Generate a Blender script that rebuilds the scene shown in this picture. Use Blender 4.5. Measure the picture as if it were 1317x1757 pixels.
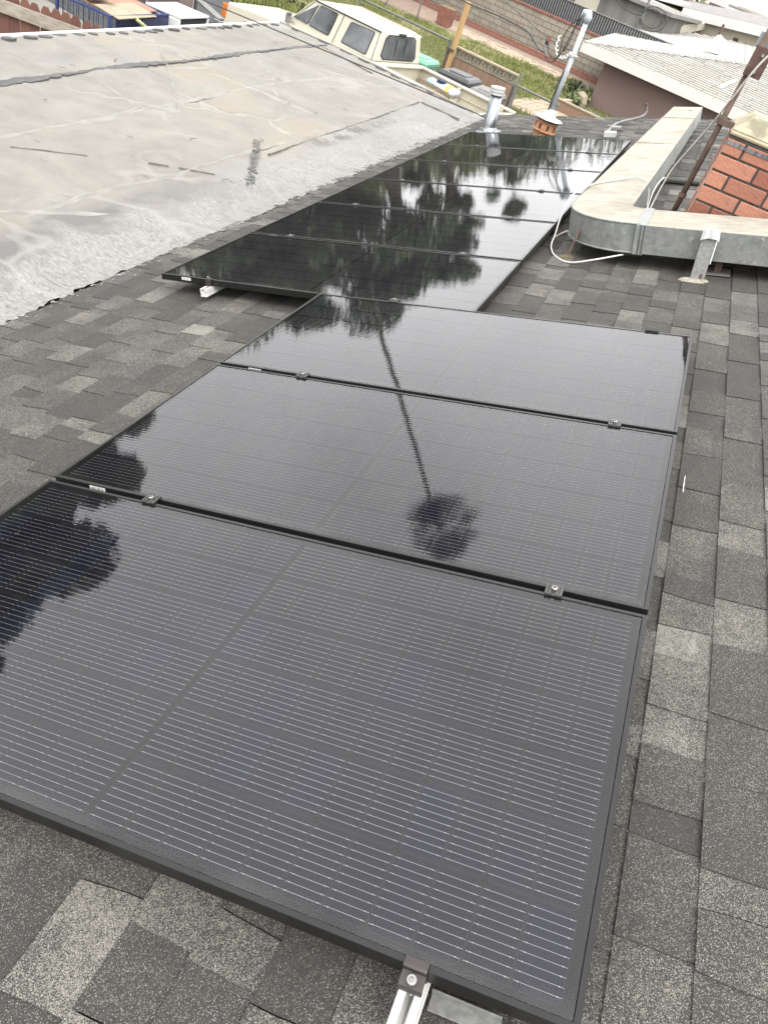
import bpy, math, random
from math import sin, cos, pi, radians as RAD
from mathutils import Vector, Matrix, Euler
for o in list(bpy.data.objects): bpy.data.objects.remove(o, do_unlink=True)
SC = bpy.context.scene
COL = SC.collection
rnd = random.Random(7)

# ------------------------------------------------------------------ camera
cam_d = bpy.data.cameras.new('camera'); cam = bpy.data.objects.new('camera', cam_d); COL.objects.link(cam)
cam_d.sensor_fit = 'VERTICAL'; cam_d.sensor_height = 24.0; cam_d.sensor_width = 24.0
cam_d.lens = 24.0*1306.42/1757.0
cam_d.clip_start = 0.05; cam_d.clip_end = 900
_R = Matrix(((0.92977708, 0.3678987, -0.01284995), (0.1943211, -0.52014941, -0.83167536), (-0.31265618, 0.77077567, -0.55511348)))
PITCH = RAD(18.4)
ROOFM = Matrix(((cos(PITCH), 0, -sin(PITCH)), (0, 1, 0), (sin(PITCH), 0, cos(PITCH))))
Rw = _R @ ROOFM.transposed()
cm = Matrix((Rw[0], -Rw[1], -Rw[2])).transposed().to_4x4()
cm.translation = Vector((1.31708, -0.57779, 1.78522))
cam.matrix_world = cm
SC.camera = cam

# ------------------------------------------------------------------ world, sun, exposure
SUN_EL, SUN_AZ = 58.0, 150.0
W = bpy.data.worlds.new('World'); SC.world = W; W.use_nodes = True
nt = W.node_tree; nt.nodes.clear()
N = nt.nodes.new
sky = N('ShaderNodeTexSky'); sky.sky_type = 'NISHITA'; sky.sun_disc = False
sky.sun_elevation = RAD(SUN_EL); sky.sun_rotation = RAD(SUN_AZ)
sky.air_density = 1.0; sky.dust_density = 6.0; sky.ozone_density = 1.0
hs = N('ShaderNodeHueSaturation'); hs.inputs['Saturation'].default_value = 0.12
nt.links.new(sky.outputs[0], hs.inputs['Color'])
mx = N('ShaderNodeMix'); mx.data_type = 'RGBA'; mx.inputs[0].default_value = 0.65
nt.links.new(hs.outputs[0], mx.inputs[6]); mx.inputs[7].default_value = (9.95, 9.95, 10.0, 1)
tc = N('ShaderNodeTexCoord'); nz = N('ShaderNodeTexNoise'); nz.inputs['Scale'].default_value = 2.2; nz.inputs['Detail'].default_value = 6
nt.links.new(tc.outputs['Generated'], nz.inputs['Vector'])
rp = N('ShaderNodeMapRange'); rp.inputs[1].default_value = 0.3; rp.inputs[2].default_value = 0.7; rp.inputs[3].default_value = 0.8; rp.inputs[4].default_value = 1.12
nt.links.new(nz.outputs[0], rp.inputs[0])
vm = N('ShaderNodeVectorMath'); vm.operation = 'SCALE'
nt.links.new(mx.outputs[2], vm.inputs[0]); nt.links.new(rp.outputs[0], vm.inputs[3])
bg = N('ShaderNodeBackground'); bg.inputs[1].default_value = 0.15
nt.links.new(vm.outputs[0], bg.inputs[0])
wo = N('ShaderNodeOutputWorld'); nt.links.new(bg.outputs[0], wo.inputs[0])
sd = bpy.data.lights.new('sun', 'SUN'); sd.energy = 0.9; sd.angle = RAD(35); sd.color = (1, 0.96, 0.9)
so = bpy.data.objects.new('sun', sd); COL.objects.link(so); so.location = (0, 0, 30)
_a = RAD(SUN_AZ); _e = RAD(SUN_EL)
so.rotation_euler = Vector((sin(_a)*cos(_e), cos(_a)*cos(_e), sin(_e))).to_track_quat('Z', 'Y').to_euler()
vs = SC.view_settings; vs.view_transform = 'Standard'; vs.look = 'None'; vs.gamma = 1; vs.exposure = 1.75; vs.use_curve_mapping = False
SC.cycles.max_bounces = 8; SC.cycles.transparent_max_bounces = 12

# ------------------------------------------------------------------ frames
G = -2.4
PSI = RAD(-16)
E1 = Vector((cos(PSI), sin(PSI), 0)); E2 = Vector((-sin(PSI), cos(PSI), 0))
def EF(a, b, h=0.0): return E1*a + E2*b + Vector((0, 0, G+h))
def RF(u, v, n): return ROOFM @ Vector((u, v, n))
ROOF4 = ROOFM.to_4x4()
def EMAT(a, b, h=0.0, rot=0.0):
    m = Matrix.Rotation(PSI+rot, 4, 'Z'); m.translation = EF(a, b, h); return m

# ------------------------------------------------------------------ materials
def S(x): return x/12.92 if x <= 0.04045 else ((x+0.055)/1.055)**2.4
ALB = 0.55      # real surface reflectances relative to the swatches below
class NB:
    def __init__(s, name):
        s.m = bpy.data.materials.new(name); s.m.use_nodes = True; s.t = s.m.node_tree; s.n = s.t.nodes
        s.p = s.n['Principled BSDF']; s.c = s.n.new('ShaderNodeTexCoord')
    def new(s, k, **kw):
        x = s.n.new(k)
        for a, b in kw.items(): setattr(x, a, b)
        return x
    def ln(s, a, b): s.t.links.new(a, b)
    def vec(s, scale=(1, 1, 1), rot=(0, 0, 0), loc=(0, 0, 0)):
        mp = s.new('ShaderNodeMapping'); mp.inputs['Scale'].default_value = scale; mp.inputs['Rotation'].default_value = rot; mp.inputs['Location'].default_value = loc
        s.ln(s.c.outputs['Object'], mp.inputs[0]); return mp.outputs[0]
    def noise(s, scale, detail=4, rough=0.55, v=None, dist=0.0):
        x = s.new('ShaderNodeTexNoise'); x.inputs['Scale'].default_value = scale; x.inputs['Detail'].default_value = detail
        x.inputs['Roughness'].default_value = rough; x.inputs['Distortion'].default_value = dist
        s.ln(v if v is not None else s.c.outputs['Object'], x.inputs['Vector']); return x.outputs[0]
    def vor(s, scale, v=None, out='Color', feature='F1'):
        x = s.new('ShaderNodeTexVoronoi'); x.feature = feature; x.inputs['Scale'].default_value = scale
        s.ln(v if v is not None else s.c.outputs['Object'], x.inputs['Vector']); return x.outputs[out]
    def rng(s, x, a, b, c=0.0, d=1.0):
        r = s.new('ShaderNodeMapRange'); r.inputs[1].default_value = a; r.inputs[2].default_value = b; r.inputs[3].default_value = c; r.inputs[4].default_value = d
        s.ln(x, r.inputs[0]); return r.outputs[0]
    def mix(s, f, a, b, mode='MIX'):
        x = s.new('ShaderNodeMix'); x.data_type = 'RGBA'; x.blend_type = mode
        for i, y in ((0, f), (6, a), (7, b)):
            if isinstance(y, (int, float)): x.inputs[i].default_value = y
            elif isinstance(y, tuple): x.inputs[i].default_value = y if len(y) == 4 else y+(1,)
            else: s.ln(y, x.inputs[i])
        return x.outputs[2]
    def math(s, op, a, b=0.0):
        x = s.new('ShaderNodeMath'); x.operation = op
        for i, y in ((0, a), (1, b)):
            if isinstance(y, (int, float)): x.inputs[i].default_value = y
            else: s.ln(y, x.inputs[i])
        return x.outputs[0]
    def base(s, c):
        if isinstance(c, tuple): s.p.inputs['Base Color'].default_value = tuple(x*ALB for x in c[:3])+(1,)
        else:
            k = s.new('ShaderNodeVectorMath'); k.operation = 'SCALE'; k.inputs[3].default_value = ALB; s.ln(c, k.inputs[0]); s.ln(k.outputs[0], s.p.inputs['Base Color'])
    def bump(s, h, strength=0.3, dist=0.01):
        b = s.new('ShaderNodeBump'); b.inputs['Strength'].default_value = strength; b.inputs['Distance'].default_value = dist
        s.ln(h, b.inputs['Height']); s.ln(b.outputs[0], s.p.inputs['Normal'])
    def set(s, rough=0.6, metal=0.0, spec=0.5):
        s.p.inputs['Roughness'].default_value = rough; s.p.inputs['Metallic'].default_value = metal; s.p.inputs['Specular IOR Level'].default_value = spec
def simple(name, col, rough=0.6, metal=0.0, var=0.18, scale=6.0, bump=0.0, bscale=60.0, spec=0.5, dirt=None):
    b = NB(name); n = b.noise(scale, 5)
    d = tuple(c*(1-var) for c in col); l = tuple(min(1, c*(1+var)) for c in col)
    c = b.mix(b.rng(n, 0.3, 0.7), d, l)
    if dirt:
        c = b.mix(b.rng(b.noise(scale*2.7, 6, 0.7), 0.52, 0.72, 0, 0.75), c, dirt)
    b.base(c); b.set(rough, metal, spec)
    if bump: b.bump(b.noise(bscale, 4), bump, 0.004)
    return b.m
def stretched(name, c1, c2, vscale, scale, rough=0.8, lo=0.35, hi=0.65, bump=0.2):
    b = NB(name); n = b.noise(scale, 6, 0.6, b.vec(vscale)); b.base(b.mix(b.rng(n, lo, hi), c1, c2)); b.set(rough)
    if bump: b.bump(n, bump, 0.005)
    return b.m
def shingle_mat(name, gran=760.0, contrast=1.0, far=False):
    b = NB(name); at = b.new('ShaderNodeAttribute'); at.attribute_name = 'tone'
    v = b.vor(gran); sep = b.new('ShaderNodeSeparateColor'); b.ln(v, sep.inputs[0])
    ts = b.new('ShaderNodeSeparateColor'); b.ln(at.outputs['Color'], ts.inputs[0])
    p = b.math('MULTIPLY', b.math('SUBTRACT', ts.outputs[0], 0.030), 1.0/0.235)
    big = b.rng(b.noise(6.0, 5, 0.65), 0.3, 0.7, 0.55, 1.45); mid = b.rng(b.noise(45.0, 3, 0.6), 0.3, 0.7, 0.75, 1.25)
    p = b.math('MULTIPLY', b.math('MULTIPLY', p, big), mid)
    lit = b.rng(b.math('SUBTRACT', p, sep.outputs[0]), -0.03, 0.03, 0.0, 1.0)
    dark = b.mix(sep.outputs[1], (0.022, 0.0215, 0.021), (0.062, 0.060, 0.058))
    light = b.mix(sep.outputs[1], (0.115, 0.112, 0.101), (0.32, 0.311, 0.276))
    hue = b.mix(1.0, b.mix(lit, dark, light), b.mix(b.rng(ts.outputs[2], 0.0, 0.2), (1.04, 0.99, 0.92), (1.0, 1.0, 1.0)), 'MULTIPLY')
    b.base(hue); b.set(0.92, 0, 0.3); b.bump(sep.outputs[0], 0.35, 0.0015)
    return b.m
M = {}
M['shingle'] = shingle_mat('asphalt_shingle')
M['felt'] = simple('roof_felt', (0.012, 0.012, 0.012), 0.95, bump=0.2)
def white_shingle():
    b = NB('pale_shingle'); at = b.new('ShaderNodeAttribute'); at.attribute_name = 'tone'
    n = b.rng(b.noise(40, 4, 0.7), 0.3, 0.7, 0.85, 1.1)
    vm = b.new('ShaderNodeVectorMath'); vm.operation = 'SCALE'; b.ln(at.outputs['Color'], vm.inputs[0]); b.ln(n, vm.inputs[3])
    b.base(vm.outputs[0]); b.set(0.9); return b.m
M['white_shingle'] = white_shingle()
M['fascia'] = simple('white_fascia_paint', (0.66, 0.65, 0.62), 0.55, var=0.04, scale=2)
# low slope roof membrane
def membrane():
    b = NB('weathered_roof_coating')
    P = b.c.outputs['Object']
    sx = b.new('ShaderNodeSeparateXYZ'); b.ln(P, sx.inputs[0]); X, Y = b.math('SUBTRACT', sx.outputs[0], 3.4), b.math('ADD', sx.outputs[1], 5.0)
    n1 = b.noise(0.55, 6, 0.6, dist=0.8); n2 = b.noise(2.3, 7, 0.65); n3 = b.noise(26, 5, 0.7)
    fib = b.noise(9, 6, 0.75, b.vec((0.5, 7, 1), (0, 0, 0.5)))
    base = b.mix(b.rng(n2, 0.3, 0.7), (0.178, 0.168, 0.146), (0.250, 0.241, 0.214))
    base = b.mix(b.rng(n1, 0.52, 0.64, 0, 0.75), base, (0.235, 0.190, 0.130))
    base = b.mix(b.rng(b.noise(0.8, 5, 0.6, b.vec(loc=(7, 3, 0)), 0.5), 0.55, 0.68, 0, 0.5), base, (0.205, 0.195, 0.19))
    edge = b.math('ADD', X, b.math('MULTIPLY', b.math('SUBTRACT', n2, 0.5), 0.9))
    # greyer wash where water ponds, parallel to the valley
    pond = b.math('MULTIPLY', b.rng(b.math('ABSOLUTE', b.math('ADD', edge, 2.02)), 0.06, 0.24, 1, 0), b.rng(Y, 5.6, 4.4, 0, 1))
    pond = b.math('MULTIPLY', pond, b.rng(b.noise(1.4, 5, 0.6), 0.35, 0.5))
    # bright aluminium-white flecked coating next to the shingles
    near = b.rng(edge, -2.25, -1.75, 0, 1)
    fl = b.rng(b.noise(46, 6, 0.8, b.vec((0.6, 1.5, 1), (0, 0, 0.6))), 0.34, 0.58)
    base = b.mix(near, base, b.mix(fl, (0.125, 0.12, 0.11), (0.315, 0.31, 0.293)))
    base = b.mix(b.math('MULTIPLY', pond, 0.9), base, (0.125, 0.117, 0.112))
    crk = b.rng(fib, 0.555, 0.64, 0, 1)
    base = b.mix(b.math('MULTIPLY', crk, b.rng(edge, -2.0, -1.5, 0, 0.9)), base, (0.06, 0.056, 0.05))
    # bare dark patches near the far end
    d1 = b.math('MULTIPLY', b.rng(b.math('ABSOLUTE', b.math('ADD', X, 2.02)), 0.06, 0.16, 1, 0), b.math('MULTIPLY', b.rng(Y, 7.0, 7.4), b.rng(Y, 9.6, 9.2)))
    d1 = b.math('MULTIPLY', d1, b.rng(b.noise(3.2, 6, 0.75), 0.47, 0.53))
    base = b.mix(b.math('MULTIPLY', d1, 0.8), base, (0.085, 0.08, 0.072))
    base = b.mix(b.rng(n3, 0.70, 0.78, 0, 0.5), base, (0.10, 0.095, 0.085))
    dn = b.new('ShaderNodeTexNoise'); dn.inputs['Scale'].default_value = 1.3; dn.inputs['Detail'].default_value = 3; b.ln(P, dn.inputs['Vector'])
    dv = b.new('ShaderNodeVectorMath'); dv.operation = 'MULTIPLY_ADD'; b.ln(dn.outputs['Color'], dv.inputs[0]); dv.inputs[1].default_value = (1.3, 1.3, 0); b.ln(P, dv.inputs[2])
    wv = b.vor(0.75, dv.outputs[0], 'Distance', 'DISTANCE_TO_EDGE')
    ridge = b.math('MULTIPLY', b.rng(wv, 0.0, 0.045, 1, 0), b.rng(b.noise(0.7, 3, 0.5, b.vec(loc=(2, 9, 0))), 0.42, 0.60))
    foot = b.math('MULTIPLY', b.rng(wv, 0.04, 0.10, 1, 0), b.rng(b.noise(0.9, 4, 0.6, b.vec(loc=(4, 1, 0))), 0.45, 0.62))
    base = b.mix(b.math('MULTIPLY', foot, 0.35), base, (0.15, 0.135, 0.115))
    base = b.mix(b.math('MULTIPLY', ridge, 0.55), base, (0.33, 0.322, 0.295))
    base = b.mix(b.rng(b.noise(5.5, 7, 0.75), 0.58, 0.70, 0, 0.45), base, (0.135, 0.125, 0.11))
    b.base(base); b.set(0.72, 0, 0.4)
    rr_ = b.math('SUBTRACT', 0.74, b.math('MULTIPLY', b.rng(n1, 0.45, 0.6), 0.26)); b.ln(rr_, b.p.inputs['Roughness'])
    hgt = b.math('ADD', b.math('MULTIPLY', b.noise(1.2, 3, 0.5, dist=1.5), 1.0), b.math('MULTIPLY', b.math('ADD', n3, b.math('MULTIPLY', fib, 1.5)), b.math('ADD', b.math('MULTIPLY', near, 0.35), 0.03)))
    hgt = b.math('ADD', hgt, b.math('MULTIPLY', ridge, 0.5))
    b.bump(hgt, 0.4, 0.04)
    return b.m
M['membrane'] = membrane()
M['lap'] = simple('lap_seam_coating', (0.25, 0.242, 0.217), 0.7, var=0.18, scale=5, bump=0.2)
M['lapdark'] = simple('open_lap_edge', (0.19, 0.18, 0.16), 0.85, var=0.4, scale=9)
M['tar'] = simple('roofing_tar', (0.075, 0.073, 0.07), 0.7, var=0.45, scale=14, bump=0.4, bscale=80)
# panels
def glass():
    b = NB('panel_glass'); t = b.t
    t.nodes.remove(b.p); out = [x for x in b.n if x.type == 'OUTPUT_MATERIAL'][0]
    tr = b.new('ShaderNodeBsdfTransparent'); gl = b.new('ShaderNodeBsdfGlossy'); gl.inputs['Roughness'].default_value = 0.026
    fr = b.new('ShaderNodeFresnel'); fr.inputs['IOR'].default_value = 1.48
    sx = b.new('ShaderNodeSeparateXYZ'); b.ln(b.c.outputs['Object'], sx.inputs[0])
    def tilt(k, f, amp):
        ph = b.math('MULTIPLY', b.math('SUBTRACT', b.noise(f, 2, 0.5, b.vec(loc=(k, 2*k, 0))), 0.5), amp); return ph
    rip = b.math('MULTIPLY', b.math('SINE', b.math('ADD', b.math('MULTIPLY', sx.outputs[1], 2*pi/0.0157), b.math('MULTIPLY', b.noise(6, 2), 5.0))), 0.0026)
    ty = b.math('ADD', rip, tilt(1.7, 5.0, 0.006)); tx = tilt(5.1, 4.0, 0.004)
    cv = b.new('ShaderNodeCombineXYZ'); cv.inputs[2].default_value = 1.0; b.ln(tx, cv.inputs[0]); b.ln(ty, cv.inputs[1])
    vt_ = b.new('ShaderNodeVectorTransform'); vt_.vector_type = 'NORMAL'; vt_.convert_from = 'OBJECT'; vt_.convert_to = 'WORLD'; b.ln(cv.outputs[0], vt_.inputs[0])
    nm = b.new('ShaderNodeVectorMath'); nm.operation = 'NORMALIZE'; b.ln(vt_.outputs[0], nm.inputs[0]); b.ln(nm.outputs[0], gl.inputs['Normal'])
    # thin uneven film of dust and dried water marks
    df = b.new('ShaderNodeBsdfDiffuse'); df.inputs[0].default_value = (0.30, 0.285, 0.26, 1)
    dust = b.rng(b.noise(5, 6, 0.7), 0.35, 0.8, 0.001, 0.012)
    low_edge = b.math('MULTIPLY', b.rng(b.math('ADD', sx.outputs[1], b.math('MULTIPLY', b.noise(3.5, 4, 0.6), 0.05)), 0.075, 0.03, 0, 0.07), b.rng(b.noise(2.2, 4, 0.6), 0.42, 0.6))
    spots = b.rng(b.vor(16.0, out='Distance'), 0.05, 0.02, 0, 1); spots = b.math('MULTIPLY', spots, b.rng(b.noise(3.0, 3), 0.52, 0.62, 0, 0.05))
    dust = b.math('ADD', b.math('ADD', dust, low_edge), spots)
    ms = b.new('ShaderNodeMixShader'); b.ln(fr.outputs[0], ms.inputs[0]); b.ln(tr.outputs[0], ms.inputs[1]); b.ln(gl.outputs[0], ms.inputs[2])
    m2 = b.new('ShaderNodeMixShader'); b.ln(dust, m2.inputs[0]); b.ln(ms.outputs[0], m2.inputs[1]); b.ln(df.outputs[0], m2.inputs[2])
    b.ln(m2.outputs[0], out.inputs[0]); return b.m
M['glass'] = glass()
def cellmat():
    b = NB('silicon_cell'); oi = b.new('ShaderNodeObjectInfo')
    c = b.mix(b.rng(oi.outputs['Random'], 0.0, 1.0), (0.006, 0.006, 0.017), (0.009, 0.0085, 0.011))
    f = b.mix(b.rng(oi.outputs['Random'], 0.6, 0.98), c, (0.006, 0.008, 0.026))
    b.base(f); b.set(0.4, 0.0, 0.06); b.p.inputs['Specular Tint'].default_value = (0.6, 0.6, 1.0, 1); return b.m
M['cell'] = cellmat()
M['cell_edge'] = simple('cell_edge_bevel', (0.030, 0.030, 0.035), 0.5, var=0.05, spec=0.05)
M['backsheet'] = simple('black_backsheet', (0.0085, 0.0085, 0.0105), 0.6, var=0.1, spec=0.05)
M['busbar'] = simple('tinned_ribbon', (0.66, 0.65, 0.62), 0.42, 0.35, var=0.05)
M['frame'] = simple('black_anodised_aluminium', (0.012, 0.0118, 0.0115), 0.34, 0.0, var=0.14, scale=30, spec=0.3)
M['frame_side'] = simple('black_frame_side', (0.014, 0.014, 0.015), 0.5, var=0.1)
M['clamp'] = simple('dark_clamp_metal', (0.10, 0.098, 0.094), 0.42, 0.7, var=0.2, scale=40)
M['endclamp'] = simple('brown_black_clamp_metal', (0.052, 0.044, 0.042), 0.42, 0.35, var=0.25, scale=40)
M['bolt'] = simple('stainless_bolt', (0.42, 0.41, 0.39), 0.35, 0.9, var=0.15, scale=80)
M['mill'] = stretched('mill_aluminium', (0.62, 0.61, 0.57), (0.74, 0.73, 0.70), (30, 1, 30), 4, 0.42, bump=0.05)
M['flash'] = simple('brushed_flashing', (0.27, 0.27, 0.255), 0.55, 0.4, var=0.25, scale=70)
M['sticker'] = simple('white_sticker', (0.78, 0.77, 0.75), 0.5, var=0.04)
M['ink'] = simple('black_print', (0.03, 0.03, 0.03), 0.7, var=0.1)
# metalwork
def galv():
    b = NB('galvanised_steel'); v = b.vor(34); s = b.new('ShaderNodeSeparateColor'); b.ln(v, s.inputs[0])
    n = b.noise(5, 6, 0.65)
    c = b.mix(b.rng(n, 0.3, 0.7), (0.175, 0.185, 0.176), (0.31, 0.32, 0.305))
    c = b.mix(b.rng(s.outputs[0], 0, 1, 0, 0.45), c, (0.40, 0.42, 0.405))
    sp = b.rng(b.noise(34, 5, 0.75), 0.61, 0.68, 0, 0.8); c = b.mix(sp, c, (0.60, 0.61, 0.60))
    c = b.mix(b.rng(b.noise(3, 5, 0.7, b.vec((1, 1, 5))), 0.56, 0.75, 0, 0.5), c, (0.30, 0.27, 0.21))
    b.base(c); b.set(0.5, 0.45); return b.m
M['galv'] = galv()
M['vent'] = stretched('bright_vent_steel', (0.20, 0.215, 0.23), (0.55, 0.57, 0.59), (16, 16, 0.4), 3, 0.30, bump=0.0)
bsdf = M['vent'].node_tree.nodes['Principled BSDF']; bsdf.inputs['Metallic'].default_value = 0.95
def mastic():
    b = NB('weathered_mastic'); n = b.noise(4, 7, 0.75, b.vec((1.4, 3.2, 1)), 0.6); m = b.noise(2.6, 5, 0.65)
    c = b.mix(b.rng(n, 0.34, 0.66), (0.29, 0.262, 0.205), (0.45, 0.42, 0.35))
    c = b.mix(b.rng(m, 0.52, 0.68, 0, 0.65), c, (0.22, 0.185, 0.135))
    c = b.mix(b.rng(b.noise(14, 7, 0.8, b.vec((0.6, 4, 1))), 0.54, 0.66, 0, 0.8), c, (0.12, 0.108, 0.088))
    b.base(c); b.set(0.85); b.bump(n, 0.3, 0.006); return b.m
M['mastic'] = mastic()
M['rust'] = simple('rusty_steel', (0.12, 0.075, 0.055), 0.8, 0.2, var=0.45, scale=18, bump=0.2)
M['rustplate'] = simple('rusty_bracket', (0.085, 0.045, 0.036), 0.8, 0.1, var=0.5, scale=12, bump=0.2, dirt=(0.22, 0.075, 0.05))
M['steelpole'] = stretched('galvanised_mast', (0.33, 0.37, 0.40), (0.52, 0.56, 0.58), (6, 6, 1), 5, 0.45, bump=0.0)
M['conduit'] = simple('grey_conduit', (0.20, 0.20, 0.195), 0.5, 0.3, var=0.2, scale=15)
M['zincbox'] = simple('zinc_box', (0.55, 0.55, 0.53), 0.5, 0.2, var=0.15)
M['putty'] = simple('mast_flashing_sealant', (0.70, 0.70, 0.68), 0.6, var=0.1, scale=12, bump=0.3)
M['plastic_white'] = simple('white_plastic_film', (0.72, 0.72, 0.70), 0.4, var=0.08)
M['cable_white'] = simple('white_coax', (0.66, 0.64, 0.58), 0.5, var=0.08)
M['cable_black'] = simple('black_cable', (0.016, 0.016, 0.017), 0.5, var=0.1)
M['terracotta'] = simple('terracotta_flue', (0.40, 0.19, 0.095), 0.8, var=0.3, scale=14, bump=0.15, dirt=(0.26, 0.10, 0.05))
M['terradark'] = simple('flue_slot', (0.05, 0.022, 0.012), 0.9)
def brickmat(name, c1, c2, c3):
    b = NB(name); oi = b.new('ShaderNodeObjectInfo')
    c = b.mix(oi.outputs['Random'], c1, c2); c = b.mix(b.rng(b.noise(22, 6, 0.7), 0.5, 0.75, 0, 0.8), c, c3)
    c = b.mix(b.rng(b.noise(9, 6, 0.75, b.vec(loc=(3, 1, 2))), 0.56, 0.70, 0, 0.6), c, tuple(x*.5 for x in c3)); b.base(c); b.set(0.9); b.bump(b.math('ADD', b.noise(90, 4, 0.6), b.noise(18, 4, 0.7)), 0.55, 0.008); return b.m
M['brick'] = brickmat('red_clay_brick', (0.26, 0.09, 0.055), (0.50, 0.22, 0.14), (0.24, 0.125, 0.10))
M['edgebrick'] = brickmat('garden_brick', (0.30, 0.13, 0.09), (0.38, 0.18, 0.13), (0.24, 0.13, 0.10))
M['paver'] = brickmat('pale_paver', (0.46, 0.35, 0.24), (0.52, 0.42, 0.31), (0.40, 0.25, 0.19))
M['mortar'] = simple('old_mortar', (0.06, 0.053, 0.046), 0.95, var=0.4, scale=30, bump=0.4)
M['block'] = brickmat('tan_concrete_block', (0.30, 0.265, 0.21), (0.38, 0.34, 0.275), (0.22, 0.19, 0.145))
M['blockmortar'] = simple('block_mortar', (0.11, 0.095, 0.075), 0.95, var=0.2)
M['brownblock'] = brickmat('brown_slump_block', (0.25, 0.155, 0.105), (0.29, 0.185, 0.13), (0.22, 0.135, 0.10))
M['screenblock'] = brickmat('grey_screen_block', (0.24, 0.21, 0.165), (0.30, 0.26, 0.205), (0.17, 0.15, 0.12))
def crownmat():
    b = NB('mossy_concrete_crown'); c = b.mix(b.rng(b.noise(40, 5, 0.7), 0.3, 0.7), (0.36, 0.31, 0.21), (0.50, 0.44, 0.31))
    c = b.mix(b.rng(b.noise(4, 5, 0.6), 0.55, 0.62, 0, 0.7), c, (0.15, 0.145, 0.10)); b.base(c); b.set(0.95); b.bump(b.noise(120, 4, 0.7), 0.6, 0.006); return b.m
M['crown'] = crownmat()
# ground level
def grassmat(name, cols):
    b = NB(name); c = b.mix(b.rng(b.noise(0.9, 5, 0.6), 0.35, 0.65), cols[0], cols[1]); c = b.mix(b.rng(b.noise(7, 5, 0.7), 0.5, 0.72, 0, 0.8), c, cols[2]); b.base(c); b.set(0.9, 0, 0.2); return b.m
M['grass'] = grassmat('lawn_grass', ((0.17, 0.21, 0.055), (0.25, 0.275, 0.09), (0.34, 0.30, 0.15)))
M['soil'] = grassmat('yard_soil', ((0.20, 0.19, 0.09), (0.27, 0.235, 0.125), (0.32, 0.26, 0.165)))
M['ground'] = simple('worn_concrete_ground', (0.24, 0.225, 0.20), 0.9, var=0.2, scale=0.6)
M['asphalt'] = simple('dark_wet_gravel', (0.045, 0.046, 0.047), 0.75, var=0.6, scale=5, bump=0.5, bscale=30)
M['path'] = simple('pinkish_path', (0.30, 0.21, 0.155), 0.9, var=0.22, scale=3)
M['redcap'] = simple('red_cap_brick', (0.25, 0.10, 0.07), 0.85, var=0.3, scale=5)
M['mauve'] = simple('mauve_stucco', (0.235, 0.165, 0.145), 0.95, var=0.06, scale=1.2, bump=0.3, bscale=90)
M['cream_wall'] = simple('cream_siding', (0.50, 0.455, 0.345), 0.85, var=0.08, scale=1)
M['greyroof'] = simple('grey_roof', (0.23, 0.215, 0.205), 0.9, var=0.2, scale=3, bump=0.3)
M['darkvoid'] = simple('dark_screen', (0.018, 0.02, 0.024), 0.8, var=0.3)
M['greenwall'] = stretched('stained_grey_plaster', (0.13, 0.13, 0.11), (0.25, 0.24, 0.215), (1, 1, 0.25), 1.4, 0.95)
M['creamsheet'] = simple('cream_metal', (0.60, 0.555, 0.44), 0.5, var=0.08, scale=1.5)
M['picket'] = NB('red_cedar_picket').m
def picket():
    b = NB('red_stained_picket'); oi = b.new('ShaderNodeObjectInfo')
    c = b.mix(oi.outputs['Random'], (0.115, 0.042, 0.028), (0.185, 0.078, 0.05)); n = b.noise(4, 6, 0.65, b.vec((12, 12, 1)))
    c = b.mix(b.rng(n, 0.5, 0.7, 0, 0.6), c, (0.085, 0.035, 0.026)); b.base(c); b.set(0.85); return b.m
M['picket'] = picket()
M['greywood'] = stretched('weathered_grey_wood', (0.25, 0.21, 0.165), (0.40, 0.355, 0.29), (1, 8, 8), 3, 0.9)
M['newwood'] = stretched('yellow_timber', (0.40, 0.25, 0.095), (0.52, 0.35, 0.16), (20, 20, 1), 2.5, 0.8)
M['ply'] = simple('plywood_sheet', (0.34, 0.19, 0.125), 0.8, var=0.2, scale=3)
M['cardboard'] = simple('tan_board', (0.36, 0.30, 0.21), 0.85, var=0.15, scale=3)
M['blue'] = simple('blue_painted_steel', (0.022, 0.042, 0.155), 0.5, var=0.2)
M['bluepanel'] = simple('blue_side_panel', (0.030, 0.036, 0.095), 0.6, var=0.4, scale=5)
M['white'] = simple('white_paint', (0.76, 0.76, 0.74), 0.5, var=0.05)
M['greymetal'] = simple('grey_sheet', (0.22, 0.22, 0.215), 0.6, var=0.12)
M['brownboard'] = simple('brown_board', (0.115, 0.088, 0.078), 0.7, var=0.1, scale=2)
M['pinkboard'] = simple('pinkish_brown_board', (0.215, 0.155, 0.135), 0.7, var=0.1, scale=2)
M['lime'] = simple('lime_cloth', (0.26, 0.38, 0.07), 0.8, var=0.4, scale=14)
M['palepink'] = simple('pale_cloth', (0.62, 0.53, 0.47), 0.9, var=0.2, scale=10)
M['yellowhose'] = simple('yellow_green_hose', (0.46, 0.47, 0.21), 0.5, var=0.15)
M['bag_blue'] = simple('light_blue_plastic', (0.32, 0.60, 0.68), 0.5, var=0.08)
M['bag_white'] = simple('white_plastic_bag', (0.72, 0.73, 0.78), 0.5, var=0.06)
M['bag_yellow'] = simple('yellow_plastic', (0.70, 0.58, 0.07), 0.5, var=0.08)
M['bag_ink'] = simple('navy_print', (0.03, 0.05, 0.12), 0.6, var=0.05)
M['debris'] = stretched('brown_dead_frond', (0.075, 0.055, 0.03), (0.15, 0.115, 0.07), (2, 14, 14), 3, 0.9)
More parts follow.
